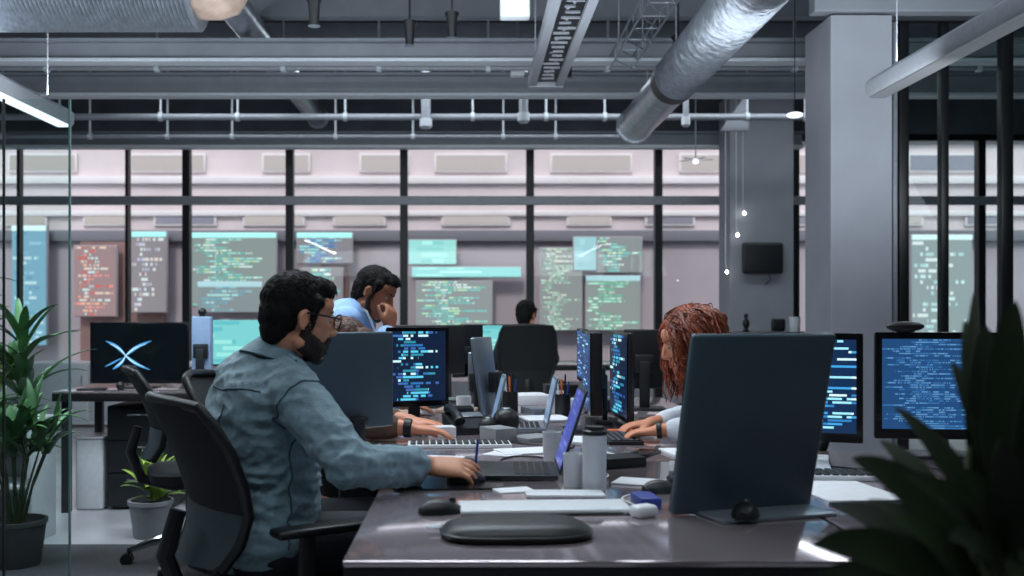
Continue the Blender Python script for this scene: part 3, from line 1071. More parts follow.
def hand_prims(mb, wrist, d, n, side, s=1., curl=.35, spread=.09, curls=None):
    """d: along the hand, n: back-of-hand normal, side: +1 when the thumb is on +(d x n)"""
    d = V(d).normalized()
    n = V(n)
    n = (n - d * n.dot(d)).normalized()
    t = d.cross(n) * side            # thumb side
    w = V(wrist)
    rings = []
    for l, wd, th in ((-.02, .027, .021), (.0, .029, .02), (.03, .037, .019), (.06, .042, .017), (.085, .042, .0145), (.095, .036, .010)):
        rings.append(ringpts(w + d * l * s - n * .002, t, wd * s, n, th * s, 16))
    mb.loft(rings)
    curls = curls or [curl] * 4
    for i, (off, l, cu) in enumerate(((.031, .07, curls[0]), (.0105, .079, curls[1]), (-.0105, .074, curls[2]), (-.031, .058, curls[3]))):
        p = w + (d * (.088 - abs(off) * .12) + t * off) * s
        a = (off / .031) * spread
        dd = (d * math.cos(a) + t * math.sin(a)).normalized()
        nn = n
        r0 = .0092 * s
        for k, fr_ in enumerate((.45, .31, .24)):
            ang = cu * (.7, 1.1, .9)[k]
            dd, nn = (dd * math.cos(ang) - nn * math.sin(ang)).normalized(), (nn * math.cos(ang) + dd * math.sin(ang)).normalized()
            q = p + dd * l * fr_ * s
            mb.cap(p, r0, q, r0 * .91, 10)
            p = q
            r0 *= .92
    p = w + (d * .022 + t * .027 - n * .004) * s
    dd = (d * .75 + t * .62 - n * .28).normalized()
    mb.cap(w + (d * .012 + t * .014) * s, .014 * s, p, .0135 * s, 10)
    for l, r0 in ((.036, .0115), (.03, .010), (.022, .0088)):
        q = p + dd * l * s
        mb.cap(p, r0 * 1.05 * s, q, r0 * s, 10)
        p = q
        dd = (dd + d * .28 - t * .16 - n * .06).normalized()


def arm_prims(mb, sh, el, wr, e=0., s=1., cut=1.):
    sh, el, wr = V(sh), V(el), V(wr)
    L = lambda a, b, t: a + (b - a) * t
    pts = [L(sh, el, -.05), sh, L(sh, el, .35), L(sh, el, .75), el, L(el, wr, .22), L(el, wr, .6), L(el, wr, cut)]
    rr = [.045, .054, .049, .042, .039, .041, .034, .027 if cut > .95 else .031]
    rr = [q * s + e for q in rr]
    for i in range(len(pts) - 1):
        mb.cap(pts[i], rr[i], pts[i + 1], rr[i + 1])


def leg_prims(mb, hip, kn, an, e=0., s=1.):
    hip, kn, an = V(hip), V(kn), V(an)
    L = lambda a, b, t: a + (b - a) * t
    pts = [hip, L(hip, kn, .5), kn, L(kn, an, .3), L(kn, an, .7), an]
    rr = [q * s + e for q in (.085, .072, .054, .056, .043, .036)]
    for i in range(len(pts) - 1):
        mb.cap(pts[i], rr[i], pts[i + 1], rr[i + 1])


def torso_prims(mb, J, e=0., s=1., top=True):
    """lofted trunk through pelvis, waist, chest, shoulder line and neck base"""
    rp, rs = J['rp'], J['rs']
    seq = [(J['pelvis'] - V((0, 0, .07)), rp, .135, .10), (J['pelvis'], rp, .168, .122), (J['waist'], rp * .6 + rs * .4, .148, .110),
           (J['chest'], rs, .172, .125), (J['upper'], rs, .178, .108), (J['neckb'] * .55 + J['upper'] * .45, rs, .125, .085), (J['neckb'], rs, .066, .062)]
    rings = []
    n = len(seq)
    for i, (c, r, a, b) in enumerate(seq):
        tdir = (seq[min(i + 1, n - 1)][0] - seq[max(i - 1, 0)][0]).normalized()
        r = (r - tdir * r.dot(tdir)).normalized()
        f = tdir.cross(r)
        rings.append(ringpts(c, r, a * s + e, f, b * s + e, 28, 2.4))
    # refine by interpolation
    out = []
    for i in range(len(rings) - 1):
        for k in range(3):
            t = k / 3
            out.append([p.lerp(q, t) for p, q in zip(rings[i], rings[i + 1])])
    out.append(rings[-1])
    mb.loft(out)


def person(label, base, J, shirt, trousers=M_navy, skin=M_skin, hairfn=None, vox=.0055, sleeve=1., s=1., folds=.006, extra=None, legs=True, fseed=0., e=.012, bulk=1., hs=1., hair_mat=M_hairblack, collar=True):
    base = V(base)
    for k in J:
        if isinstance(J[k], (tuple, list)) and len(J[k]) == 3:
            J[k] = V(J[k])
    t = thing('person', label, 'person', base)
    mb = MB()
    torso_prims(mb, J, 0, s)
    hr, hf, hu = frame(J['face'], J['hup'])
    head_prims(mb, J['head'], hr, hf, hu, hs, bulk)
    mb.cap(J['neckb'] - V((0, 0, .02)), .06 * s, J['head'] + (-hf * .022 - hu * .065) * hs, .052 * s)
    for q in ('r', 'l'):
        arm_prims(mb, J['sh' + q], J['el' + q], J['wr' + q], 0, s)
        hd = J['hand' + q]
        hand_prims(mb, J['wr' + q], hd[0], hd[1], hd[2], s, *hd[3:])
        leg_prims(mb, J['hip' + q], J['kn' + q], J['an' + q], 0, s)
        fd = V(J['toe' + q]) - J['an' + q]
        mb.cap(J['an' + q] - V((0, 0, .03)), .034, J['an' + q] + fd * .9 - V((0, 0, .035)), .028)
    mb.v = [v - base for v in mb.v]
    body = link('body', remeshed(mb, vox, 3), skin, t)
    # shirt
    mb = MB()
    torso_prims(mb, J, e, s)
    for q in ('r', 'l'):
        arm_prims(mb, J['sh' + q], J['el' + q], J['wr' + q], e * .95, s, sleeve)
        mb.ell(J['sh' + q], [.056 * s + e * .8] * 3)
        mb.cap(J['neckb'] - V((0, 0, .035)), .05 * s + e * .5, J['sh' + q].lerp(J['neckb'], .25), .048 * s + e)
    mb.v = [v - base for v in mb.v]
    me = remeshed(mb, vox * 1.15, 4)
    if folds:
        axs = [(J['el' + q] - base) for q in ('r', 'l')]
        wst = J['waist'] - base

        def fn(co):
            k = .45
            for a in axs:
                dd = (co - a).length
                k = max(k, 1.25 - dd * 5)
            k = max(k, 1.1 - abs(co.z - wst.z) * 4)
            n1 = noise.noise(V((co.x * 9, co.y * 9, co.z * 26)) + V((fseed, 0, 0)))
            n2 = noise.noise(V((co.x * 20 + co.z * 16, co.y * 20, co.z * 20 - co.x * 14)) + V((0, fseed, 3)))
            n3 = noise.noise(V((co.x * 34 - co.z * 18, co.y * 38, co.z * 44 + co.x * 20)) + V((fseed, 7, 0)))
            return folds * k * ((1 - 2.2 * abs(n1)) * .8 + (1 - 2 * abs(n2)) * .5 + (.5 - abs(n3) * 1.6) * .2 - .32)
        displace(me, fn)
    sho = link('shirt', me, shirt, t)
    if collar:
        mb = MB()
        up_ = (J['head'] - J['neckb']).normalized()
        rs = J['rs']
        f_ = up_.cross(rs)
        rings = []
        for i in range(29):
            a = 2 * PI * i / 28 + PI / 2
            d = rs * math.cos(a) + f_ * math.sin(a)
            c_ = J['neckb'] - up_ * (.012 + .022 * max(0, math.sin(a))) - base
            hgt = .042 if e < .015 else .055
            ce = max(0, e - .008)
            rings.append([c_ + d * .064 + up_ * 0, c_ + d * .064 + up_ * hgt, c_ + d * .071 + up_ * hgt * 1.03, c_ + d * (.086 + ce) + up_ * .014, c_ + d * (.097 + ce) - up_ * .008, c_ + d * (.078 + ce) - up_ * .012])
        mb.loft(rings, cap=False)
        obj('collar', mb, shirt, sho)
    # trousers
    mb = MB()
    pe = [ringpts(J['pelvis'] + V((0, 0, z)), J['rp'], a * s, J['rp'].cross(V((0, 0, -1))), b * s, 24) for z, a, b in ((-.11, .12, .09), (-.07, .165, .12), (0, .176, .13), (.05, .168, .124))]
    mb.loft(pe)
    for q in ('r', 'l'):
        leg_prims(mb, J['hip' + q], J['kn' + q], J['an' + q], .012, s)
    mb.v = [v - base for v in mb.v]
    link('trousers', remeshed(mb, .01, 3), trousers, t)
    for q in ('r', 'l'):
        a = J['an' + q]
        fd = (V(J['toe' + q]) - a)
        fd.z = 0
        fl = fd.length
        fd.normalize()
        sd = V((-fd.y, fd.x, 0))
        rings = []
        for l, w_, h_ in ((-.07, .02, .04), (-.06, .034, .085), (0, .04, .1), (.07, .044, .075), (.13, .047, .055), (.175, .036, .042), (.19, .015, .025)):
            rings.append([a - base + fd * l + sd * w_ * math.cos(p_) + V((0, 0, -a.z + .002 + max(0, h_ * (.5 + .5 * math.sin(p_))))) for p_ in (2 * PI * k / 14 for k in range(14))])
        obj('shoe', MB().loft(rings), M_black, t)
    # eyes
    for q in (-1, 1):
        c_ = J['head'] - base + (hr * q * .032 + hf * .0735 + hu * .0) * hs
        eo = obj('eye', MB().ell(c_, (.0105 * hs,) * 3, n=12, m=8), M_eye, t)
        obj('iris', MB().ell(c_ + hf * .0068 * hs, (.0052 * hs,) * 3, n=10, m=6), M_black, eo)
    for q in (-1, 1):
        pe_ = [J['head'] - base + (hr * q * a_ + hf * b_ + hu * c2) * hs for a_, b_, c2 in ((.015, .0875, .022), (.03, .0845, .0275), (.046, .074, .023))]
        obj('eyebrow', MB().tube(pe_, [.0028 * hs, .0036 * hs, .0018 * hs], 6), hair_mat, t)
    for dz, rr0 in ((-.062, .0052), (-.0725, .0062)):
        pl = [J['head'] - base + (hr * a_ + hf * b_ + hu * dz) * hs for a_, b_ in ((-.021, .0865), (-.009, .0935), (0, .0945), (.009, .0935), (.021, .0865))]
        obj('lip', MB().tube(pl, [.001, rr0 * .8 * hs, rr0 * .9 * hs, rr0 * .8 * hs, .001], 8), M_lip, t)
    if hairfn:
        hairfn(t, J['head'] - base, hr, hf, hu, hs, hair_mat)
    return t, sho, base, (hr, hf, hu)


def short_hair(t, c, r, f, u, s, m):
    mb = MB()
    R = Matrix((r, f, u)).transposed()
    P = lambda a, b, d: c + (r * a + f * b + u * d) * s
    E = lambda q, rad: mb.ell(P(*q), tuple(x * s for x in rad), R)
    E((0, -.02, .037), (.081, .098, .086))
    E((0, -.05, -.0), (.073, .064, .08))
    E((0, .035, .084), (.06, .056, .032))
    E((.01, .052, .078), (.05, .03, .026))
    E((0, -.058, -.035), (.062, .046, .066))
    for q in (-1, 1):
        mb.cap(P(q * .07, .022, .045), .018 * s, P(q * .072, .02, -.012), .007 * s)
    me = remeshed(mb, .005, 2)
    rr = random.Random(3)

    def fn(co):
        q = co - c
        return .0012 * noise.noise(V((q.dot(r) * 130, q.dot(f) * 130, q.dot(u) * 45))) + .0015 * noise.noise(q * 50)
    displace(me, fn)
    h = link('hair', me, m, t)
    # loose tufts
    mb = MB()
    bv = BVHTree.FromPolygons([v.co for v in me.vertices], [tuple(p.vertices) for p in me.polygons])
    for k in range(900):
        a, b = rr.uniform(0, 2 * PI), rr.uniform(.0, 2.0)
        n_ = r * math.sin(b) * math.cos(a) + f * math.sin(b) * math.sin(a) + u * math.cos(b)
        p, nn, _, _ = bv.find_nearest(c + n_ * .13 * s)
        if p is None:
            continue
        d = (f * (.7 if b < 1 else -.1) + r * rr.uniform(-.5, .5) - u * (.2 if b < 1 else .9))
        d = (d - nn * d.dot(nn)).normalized()
        ln = rr.uniform(.012, .024) * s
        mb.tube([p - nn * .0025, p + nn * .0003 + d * ln * .4, p + d * ln - nn * .0015], [.0019 * s, .0016 * s, .0005], 4)
    obj('hair_tuft', mb, m, h)


def long_curly(t, c, r, f, u, s, m):
    mb = MB()
    R = Matrix((r, f, u)).transposed()
    P = lambda a, b, d: c + (r * a + f * b + u * d) * s
    E = lambda q, rad: mb.ell(P(*q), tuple(x * s for x in rad), R)
    E((0, -.025, .034), (.083, .094, .084))
    E((0, -.06, -.04), (.088, .07, .1))
    E((0, .025, .076), (.056, .053, .03))
    for q in (-1, 1):
        mb.cap(P(q * .074, -.005, .03), .02 * s, P(q * .082, -.012, -.13), .02 * s)
    me = remeshed(mb, .006, 2)
    displace(me, lambda co: .009 * noise.noise((co - c) * 42) + .004 * noise.noise((co - c) * 110))
    h = link('hair', me, m, t)
    mb = MB()
    rr = random.Random(11)
    Z = V((0, 0, 1))
    for k in range(640):
        # parting along the crown, locks fall to either side and behind
        tt0 = rr.uniform(-.95, 1.0)                 # forehead (+) to nape (-)
        sd = rr.choice((-1, 1))
        b = tt0 * 1.15
        root = f * (math.sin(b) * .088 - .02) + u * (.04 + .085 * math.cos(b)) + r * sd * rr.uniform(0, .02)
        out = (r * sd * rr.uniform(.55, 1.) + f * ((min(.12, tt0 * .35) - .28) * rr.uniform(.3, 1.6) if rr.random() > .25 or tt0 < .2 else rr.uniform(0, .35))).normalized()
        ln = rr.uniform(.15, .33)
        ph, fq, am = rr.uniform(0, 6.28), rr.uniform(12, 24), rr.uniform(.004, .011)
        wide = rr.uniform(.075, .15)
        lift = rr.uniform(0, .024)
        thin = 1 if k < 420 else .4
        if k >= 420:
            am *= 1.8
            lift += .015
        pts, rs = [], []
        n = 20
        for i in range(n + 1):
            q = i / n
            x = min(1, q * 2.2)
            over = out * wide * math.sin(x * PI / 2)
            drop = -Z * ((1 - math.cos(x * PI / 2)) * .1 + max(0, q - .4) * ln)
            back = -f * .03 * q
            cu = (r * math.cos(ph + q * fq) + f * math.sin(ph + q * fq) + u * .5 * math.cos(ph + q * fq * 1.1)) * am * (.75 + q * .7)
            pts.append(c + (root * (1 - .55 * x) + u * (.012 + lift) * math.sin(min(1, q * 3) * PI / 2) + over + drop + back + cu) * s)
            rs.append((.0052 * (1 - q * .75) + .0008) * s * thin)
        mb.tube(pts, rs, 5)
    obj('curly_lock', mb, m, h)


def seated(pel, chest_off, neck_off, phi, knee_d=.42, s=1.):
    """joint set of someone on a chair, facing phi in plan"""
    f = V((math.cos(phi), math.sin(phi), 0))
    r = V((math.sin(phi), -math.cos(phi), 0))
    pel = V(pel)
    J = {'rp': r, 'rs': r, 'pelvis': pel}
    ch = pel + V(chest_off)
    nb = pel + V(neck_off)
    J['chest'] = ch
    J['waist'] = pel.lerp(ch, .45) + f * .01
    J['neckb'] = nb
    J['upper'] = ch.lerp(nb, .52)
    for q, k in (('r', 1), ('l', -1)):
        J['hip' + q] = pel + r * .09 * k + V((0, 0, -.01))
        J['kn' + q] = J['hip' + q] + f * knee_d + r * .05 * k + V((0, 0, .0))
        J['an' + q] = V((J['kn' + q].x, J['kn' + q].y, .09)) + f * .03
        J['toe' + q] = J['an' + q] + f * .16
        J['sh' + q] = J['upper'] + r * .178 * k * s + V((0, 0, .01))
    return J, f, r


# the man in the denim shirt
f = V((math.cos(PHI), math.sin(PHI), 0))
J, f, r = seated((-.585, 2.835, .565), (.0, .0, .35), (.045, -.025, .52), PHI)
J['head'] = V((-.470, 2.785, 1.199))
for q in 'rl':
    J['sh' + q].z -= .022
J['face'] = V((math.cos(math.radians(27)), math.sin(math.radians(27)), -.2))
J['hup'] = V((.17, .06, 1))
J['elr'] = V((-.295, 2.52, .822))
J['wrr'] = V((-.112, 2.715, .792))
J['ell'] = V((-.70, 3.06, .80))
J['wrl'] = V((-.52, 3.13, .63))
J['handr'] = (V((1, .06, -.06)), V((.05, -.42, .9)), -1, .42, .12, [.34, .42, .5, .55])
J['handl'] = (V((.8, .2, -.2)), V((0, 0, 1)), 1, .3, .08)
man, sho, mbase, (hr, hf, hu) = person('bearded man in a denim shirt and glasses seated at the near desk', (-.575, 2.835, 0), J, M_denim, skin=M_skin, hairfn=short_hair, sleeve=.77, folds=.014, fseed=1.7, e=.018, hs=1.0, s=1.04, vox=.005)
hc = J['head'] - mbase
# beard
mb = MB()
P = lambda a, b, d: hc + (hr * a + hf * b + hu * d) * 1.0
R = Matrix((hr, hf, hu)).transposed()
for q in (-1, 1):
    mb.cap(P(q * .062, .008, -.035), .013, P(q * .054, .008, -.078), .019)
    mb.cap(P(q * .056, .03, -.06), .016, P(q * .04, .06, -.08), .02)
    mb.cap(P(q * .054, .008, -.08), .02, P(q * .03, .055, -.1), .021)
    mb.cap(P(q * .03, .055, -.1), .021, P(0, .076, -.107), .02)
    mb.cap(P(q * .026, .083, -.055), .009, P(q * .03, .078, -.085), .014)
mb.cap(P(-.022, .092, -.052), .007, P(.022, .092, -.052), .007)
me = remeshed(mb, .005, 2)
displace(me, lambda co: .003 * noise.noise(co * 160))
link('beard', me, M_beard, man)
# glasses
mb = MB()
for q in (-1, 1):
    mb.tube([P(q * .081, -.005, .008), P(q * .08, .05, .01), P(q * .066, .1, .01)], .0028, 8)
    ring = [P(q * .034 + .028 * math.cos(a), .106 - .004 * abs(math.cos(a)), .002 + .021 * math.sin(a)) for a in (2 * PI * k / 20 for k in range(21))]
    mb.tube(ring, .0024, 8, cap=False)
mb.tube([P(-.008, .112, .006), P(.008, .112, .006)], .0024, 8)
obj('glasses', mb, M_black, man)
# seams on the shirt: yoke, sleeve head, side, cuff
dgm = sho.data
bvh = BVHTree.FromPolygons([v.co for v in dgm.vertices], [tuple(p.vertices) for p in dgm.polygons])


def seam(pts, rad=.0026, n=22):
    pts = [V(p) - mbase for p in pts]
    out = []
    for i in range(len(pts) - 1):
        for k in range(n):
            q = pts[i].lerp(pts[i + 1], k / n)
            loc, nn, _, _ = bvh.find_nearest(q)
            out.append(loc + nn * .0006)
    return MB().tube(out, rad, 6)


up = J['upper']
rr_ = J['rs']
back = -f
obj('yoke_seam', seam([up + rr_ * .16 + back * .09 + V((0, 0, .0)), up + back * .16 + V((0, 0, -.005)), up - rr_ * .16 + back * .09]), M_seam, sho)
sh = J['shr']
adir = (J['elr'] - sh).normalized()
ringp = []
a1 = adir.cross(V((0, 0, 1))).normalized()
a2 = adir.cross(a1)
for k in range(9):
    a = 2 * PI * k / 8
    ringp.append(sh + adir * .035 + (a1 * math.cos(a) + a2 * math.sin(a)) * .09)
obj('sleeve_seam', seam(ringp), M_seam, sho)
obj('side_seam', seam([up + rr_ * .2 + V((0, 0, -.12)), J['waist'] + rr_ * .2, J['pelvis'] + rr_ * .22]), M_seam, sho)
obj('back_pleat', seam([up + back * .2 + V((0, 0, -.02)) + rr_ * .06, J['waist'] + back * .2 + rr_ * .03, J['pelvis'] + back * .2 + rr_ * .03], .002), M_seam, sho)
cd = (J['wrr'] - J['elr']).normalized()
cp = J['elr'].lerp(J['wrr'], .85) - mbase
obj('cuff', MB().tube([cp - cd * .055, cp - cd * .05, cp, cp + cd * .006], [.041, .046, .044, .037], 20), M_denim, sho)
# shoulder tab
obj('shoulder_tab', seam([up + rr_ * .05 + V((0, 0, .12)) + f * .02, sh + V((0, 0, .09)) + f * .01], .006), M_denim, sho)

# person hidden behind the slate monitor: hair and forearms show
J, f, r = seated((-.70, 3.80, .545), (.09, 0, .30), (.2, 0, .44), math.radians(-4), .4)
J['head'] = V((-.47, 3.79, 1.066))
J['face'] = V((1, -.05, -.55))
J['hup'] = V((.5, 0, 1))
J['elr'] = V((-.40, 3.64, .80))
J['wrr'] = V((-.205, 3.62, .79))
J['ell'] = V((-.42, 3.98, .80))
J['wrl'] = V((-.22, 3.86, .79))
J['handr'] = (V((1, .05, -.08)), V((.05, 0, 1)), -1, .3, .1)
J['handl'] = (V((1, -.2, -.08)), V((.05, 0, 1)), 1, .3, .1)
pb, sb_, pbase, _ = person('brown-haired person in brown sleeves typing behind the slate monitor', (-.70, 3.80, 0), J, M_brownshirt, skin=M_skin2, hairfn=short_hair, vox=.0065, sleeve=.62, folds=.004, fseed=4.2, hair_mat=M_hairbrown)
w0 = J['elr'].lerp(J['wrr'], .86) - pbase
w1 = J['elr'].lerp(J['wrr'], 1.0) - pbase
obj('wristband', MB().tube([w0, w0.lerp(w1, .1), w1, w1 + (w1 - w0) * .1], [.03, .036, .034, .028], 16), M_black, pb)

# standing man in the light blue shirt, bent over the desk with a hand at his chin
pel = V((-.80, 4.42, .9))
f = V((1, -.08, 0)).normalized()
r = V((f.y, -f.x, 0))
J = {'rp': r, 'rs': r, 'pelvis': pel}
J['chest'] = V((-.60, 4.40, 1.11))
J['waist'] = V((-.73, 4.41, 1.02))
J['neckb'] = V((-.465, 4.38, 1.215))
J['upper'] = V((-.545, 4.39, 1.165))
for q, k in (('r', 1), ('l', -1)):
    J['hip' + q] = pel + r * .09 * k
    J['kn' + q] = pel + r * .1 * k + f * .06 + V((0, 0, -.42))
    J['an' + q] = pel + r * .1 * k + V((-.02, 0, -.81))
    J['toe' + q] = J['an' + q] + f * .16
    J['sh' + q] = J['upper'] + r * .175 * k
J['head'] = V((-.405, 4.36, 1.30))
J['face'] = V((1, -.28, -.55))
J['hup'] = V((.5, 0, 1))
J['elr'] = V((-.44, 4.16, .97))
J['wrr'] = V((-.335, 4.25, 1.135))
J['ell'] = V((-.46, 4.62, .97))
J['wrl'] = V((-.3, 4.58, .79))
J['handr'] = (V((.12, .3, 1)), V((.8, -.5, .1)), -1, .8, .06)
J['handl'] = (V((1, -.05, -.1)), V((0, 0, 1)), 1, .25, .1)
pc, sc_, cbase, (hr, hf, hu) = person('dark-haired man in a light blue shirt stooping over the desk, hand at chin', (-.80, 4.42, 0), J, M_blueshirt, skin=M_skin3, hairfn=short_hair, vox=.0065, hs=.92, s=.95, folds=.005, fseed=9.1, sleeve=.9)
hc = J['head'] - cbase
P2 = lambda a, b, d: hc + (hr * a + hf * b + hu * d) * .92
mb = MB()
for q in (-1, 1):
    mb.cap(P2(q * .066, .01, -.04), .010, P2(q * .055, .022, -.082), .014)
    mb.cap(P2(q * .055, .022, -.082), .014, P2(0, .078, -.108), .016)
link('beard', remeshed(mb, .006, 2), M_beard, pc)
nb = J['neckb'] - cbase
obj('lanyard', MB().tube([nb + V((-.03, -.06, .035)), nb + V((.03, -.085, .0)), nb + V((.07, -.1, -.09)), nb + V((.075, -.07, -.2))], .006, 8, sq=.5), M_white, pc)

# far worker seen from behind
J, f, r = seated((.49, 8.42, .565), (0, -.02, .33), (0, -.01, .50), PI / 2)
J['head'] = V((.49, 8.43, 1.205))
J['face'] = V((.45, 1, -.1))
J['hup'] = V((0, 0, 1))
J['elr'] = V((.74, 8.6, .82)); J['wrr'] = V((.62, 8.85, .66))
J['ell'] = V((.24, 8.6, .82)); J['wrl'] = V((.36, 8.85, .66))
J['handr'] = (V((-.2, 1, -.1)), V((0, 0, 1)), -1, .3)
J['handl'] = (V((.2, 1, -.1)), V((0, 0, 1)), 1, .3)
person('far worker with short black hair seen from behind over a black chair', (.49, 8.42, 0), J, M_greyshirt, skin=M_skin2, hairfn=short_hair, vox=.009, folds=0, collar=False)

# red-haired woman
PH = PI + math.radians(3)
J, f, r = seated((1.06, 3.74, .55), (-.06, 0, .28), (-.15, 0, .435), PH, .42, .88)
J['head'] = V((.812, 3.70, 1.106))
J['face'] = V((-1, -.05, -.36))
J['hup'] = V((-.3, 0, 1))
# facing -X: her left arm is the one towards the camera
J['ell'] = V((.875, 3.55, .80))
J['wrl'] = V((.685, 3.60, .785))
J['elr'] = V((.90, 3.97, .80))
J['wrr'] = V((.70, 3.84, .785))
J['handl'] = (V((-1, .05, -.08)), V((0, 0, 1)), 1, .4, .08)
J['handr'] = (V((-1, -.25, -.08)), V((0, 0, 1)), -1, .35, .08)
pw, sw, wbase, (hr, hf, hu) = person('woman with long curly red hair and a white blouse typing', (1.06, 3.74, 0), J, M_whiteshirt, skin=M_skin2, hairfn=long_curly, vox=.006, folds=.006, fseed=2.2, sleeve=.7, s=.9, hs=.97, hair_mat=M_hairred)
w0 = J['ell'].lerp(J['wrl'], .93) - wbase
w1 = J['ell'].lerp(J['wrl'], 1.02) - wbase
obj('wristband', MB().tube([w0, w0.lerp(w1, .1), w1, w1 + (w1 - w0) * .1], [.024, .031, .03, .024], 16), M_black, pw)

# ------------------------------------------------------------------ plants
def leaf(mb, p0, p1, w, arch=.25, up=V((0, 0, 1)), n=12, th=.0012, fold=.25, face=None):
    p0, p1 = V(p0), V(p1)
    d = p1 - p0
    L = d.length
    mid = p0 + d * .5 + up * arch * L
    lft, ctr, rgt = [], [], []
    for i in range(n + 1):
        t = i / n
        c_ = p0 * (1 - t) ** 2 + mid * 2 * t * (1 - t) + p1 * t * t
        tg = ((mid - p0) * (1 - t) + (p1 - mid) * t).normalized()
        sd = tg.cross(face or up)
        if sd.length < .05:
            sd = tg.cross(V((0, 1, 0)))
        sd.normalize()
        nn = sd.cross(tg)
        ww = w * (math.sin(PI * min(1, (t * .93 + .07)) ** .8)) ** .75 * .5 + .0008
        lft.append(c_ - sd * ww + nn * ww * fold)
        ctr.append(c_)
        rgt.append(c_ + sd * ww + nn * ww * fold)
    rings = []
    for a, b, c_ in zip(lft, ctr, rgt):
        dn = (face or V((0, 0, 1))) * -th
        rings.append([a, b, c_, c_ + dn, b + dn * 2, a + dn])
    mb.loft(rings)


def pot(t, r0, r1, h, m, z0=0.):
    obj('pot', MB().lathe([(r0 * .95, z0), (r0, z0 + .008), (r1, z0 + h - .025), (r1 + .008, z0 + h - .02), (r1 + .008, z0 + h), (r1 - .006, z0 + h), (r1 - .01, z0 + h - .03)], n=36), m, t)
    obj('soil', MB().lathe([(r1 - .012, z0 + h - .034), (r1 - .012, z0 + h - .025), (r1 * .4, z0 + h - .018), (.001, z0 + h - .016)], n=24), M_soil, t)


def rosette(rr, mb, c, n, l0, l1, w, rise=(.4, 1.3), arch=.2, az=None):
    for k in range(n):
        a = rr.uniform(*(az or (0, 2 * PI)))
        e = rr.uniform(*rise)
        l = rr.uniform(l0, l1)
        d = V((math.cos(a) * math.cos(e), math.sin(a) * math.cos(e), math.sin(e)))
        leaf(mb, V(c) + V((rr.uniform(-.015, .015), rr.uniform(-.015, .015), 0)), V(c) + d * l, w * rr.uniform(.7, 1.2), arch * rr.uniform(.5, 1.3))


# small plant in the grey pot on the floor
rr = random.Random(5)
t = thing('potted_plant', 'little bushy plant in a pale grey pot on the floor by the empty chair', 'plant', (-1.72, 5.42, 0))
pot(t, .09, .112, .2, M_pot)
mb = MB()
for k in range(5):
    c_ = V((rr.uniform(-.05, .05), rr.uniform(-.05, .05), .19 + k * .03))
    rosette(rr, mb, c_, 14, .1, .22, .04, (.2, 1.4), .25)
obj('foliage', mb, M_leafbright, t)
# tall plant in dark pot before the shelf
t = thing('potted_plant', 'tall long-stemmed plant in a dark grey pot behind the glass screen', 'plant', (-2.16, 4.78, 0))
pot(t, .11, .135, .225, M_potdark)
mb, st = MB(), MB()
for k in range(15):
    a = rr.uniform(0, 2 * PI)
    ln = rr.uniform(.3, .55)
    top = V((math.cos(a) * .15 * rr.uniform(.4, 1.2), math.sin(a) * .12, .2 + ln))
    b0 = V((math.cos(a) * .03, math.sin(a) * .03, .19))
    st.tube([b0, b0.lerp(top, .5) + V((math.cos(a), math.sin(a), 0)) * -.015, top], [.008, .006, .004], 7)
    rosette(rr, mb, top, 7, .14, .28, .036, (.1, 1.3), .3)
obj('foliage', mb, M_leaf, t)
obj('stem', st, M_stem, t)
# shelf with the leafy plant on it
t = thing('plant_shelf', 'low white shelf unit holding the leafy plants', 'shelf', (-2.64, 5.35, 0))
obj('shelf_top', MB().box((0, 0, .64), (.75, .32, .028), bev=.005), M_white, t)
for x in (-.36, .36):
    obj('side_panel', MB().box((x, 0, .313), (.025, .31, .626), bev=.003), M_offwhite, t)
obj('shelf_board', MB().box((0, 0, .3), (.69, .3, .02), bev=.003), M_offwhite, t)
obj('back_panel', MB().box((0, .15, .313), (.7, .01, .6)), M_pot, t)
t = thing('potted_plant', 'dark green broad-leaved plant in a small grey pot at the shelf end', 'plant', (-2.36, 5.33, .654))
pot(t, .05, .062, .11, M_pot)
mb = MB()
rosette(rr, mb, (0, 0, .1), 14, .28, .46, .06, (.3, 1.2), .25)
for k in range(4):
    rosette(rr, mb, (rr.uniform(-.06, .05), rr.uniform(-.04, .04), .2 + k * .07), 6, .18, .34, .055, (.15, 1.2), .3)
obj('foliage', mb, M_leaf, t)
obj('stem', MB().tube([(0, 0, .09), (.01, 0, .25), (-.01, .01, .45)], [.011, .009, .006], 8), M_stem, t)
t = thing('potted_plant', 'yellow-green spiky plant on the shelf beside the broad-leaved plant', 'plant', (-2.51, 5.22, .654))
pot(t, .06, .075, .1, M_potdark)
mb = MB()
rosette(rr, mb, (0, 0, .09), 34, .2, .36, .03, (.5, 1.5), .12)
obj('foliage', mb, M_leafbright, t)
t = thing('potted_plant', 'tallest dark plant at the far end of the white shelf', 'plant', (-2.76, 5.4, .654))
pot(t, .06, .07, .12, M_potdark)
mb = MB()
for k in range(7):
    rosette(rr, mb, (rr.uniform(-.03, .03), rr.uniform(-.03, .03), .18 + k * .075), 9, .22, .4, .05, (.2, 1.3), .3)
obj('foliage', mb, M_leaf, t)
obj('stem', MB().tube([(0, 0, .1), (-.01, 0, .35), (.0, .01, .6)], [.012, .01, .006], 8), M_stem, t)

# dark foreground plant
FX, FY = .60, 1.15
t = thing('potted_plant', 'big dark broad-leaved plant close to the camera before the blue monitors', 'plant', (FX, FY, 0))
obj('pot', MB().lathe([(.11, 0), (.12, .01), (.15, .68), (.158, .69), (.158, .72), (.142, .72), (.138, .69)], n=36), M_potdark, t)
obj('soil', MB().lathe([(.137, .685), (.137, .695), (.001, .7)], n=24), M_soil, t)


def at(px, py, y):
    return V(((px - 468) / 1000 * y, y, CH + (315 - py) / 1000 * y))


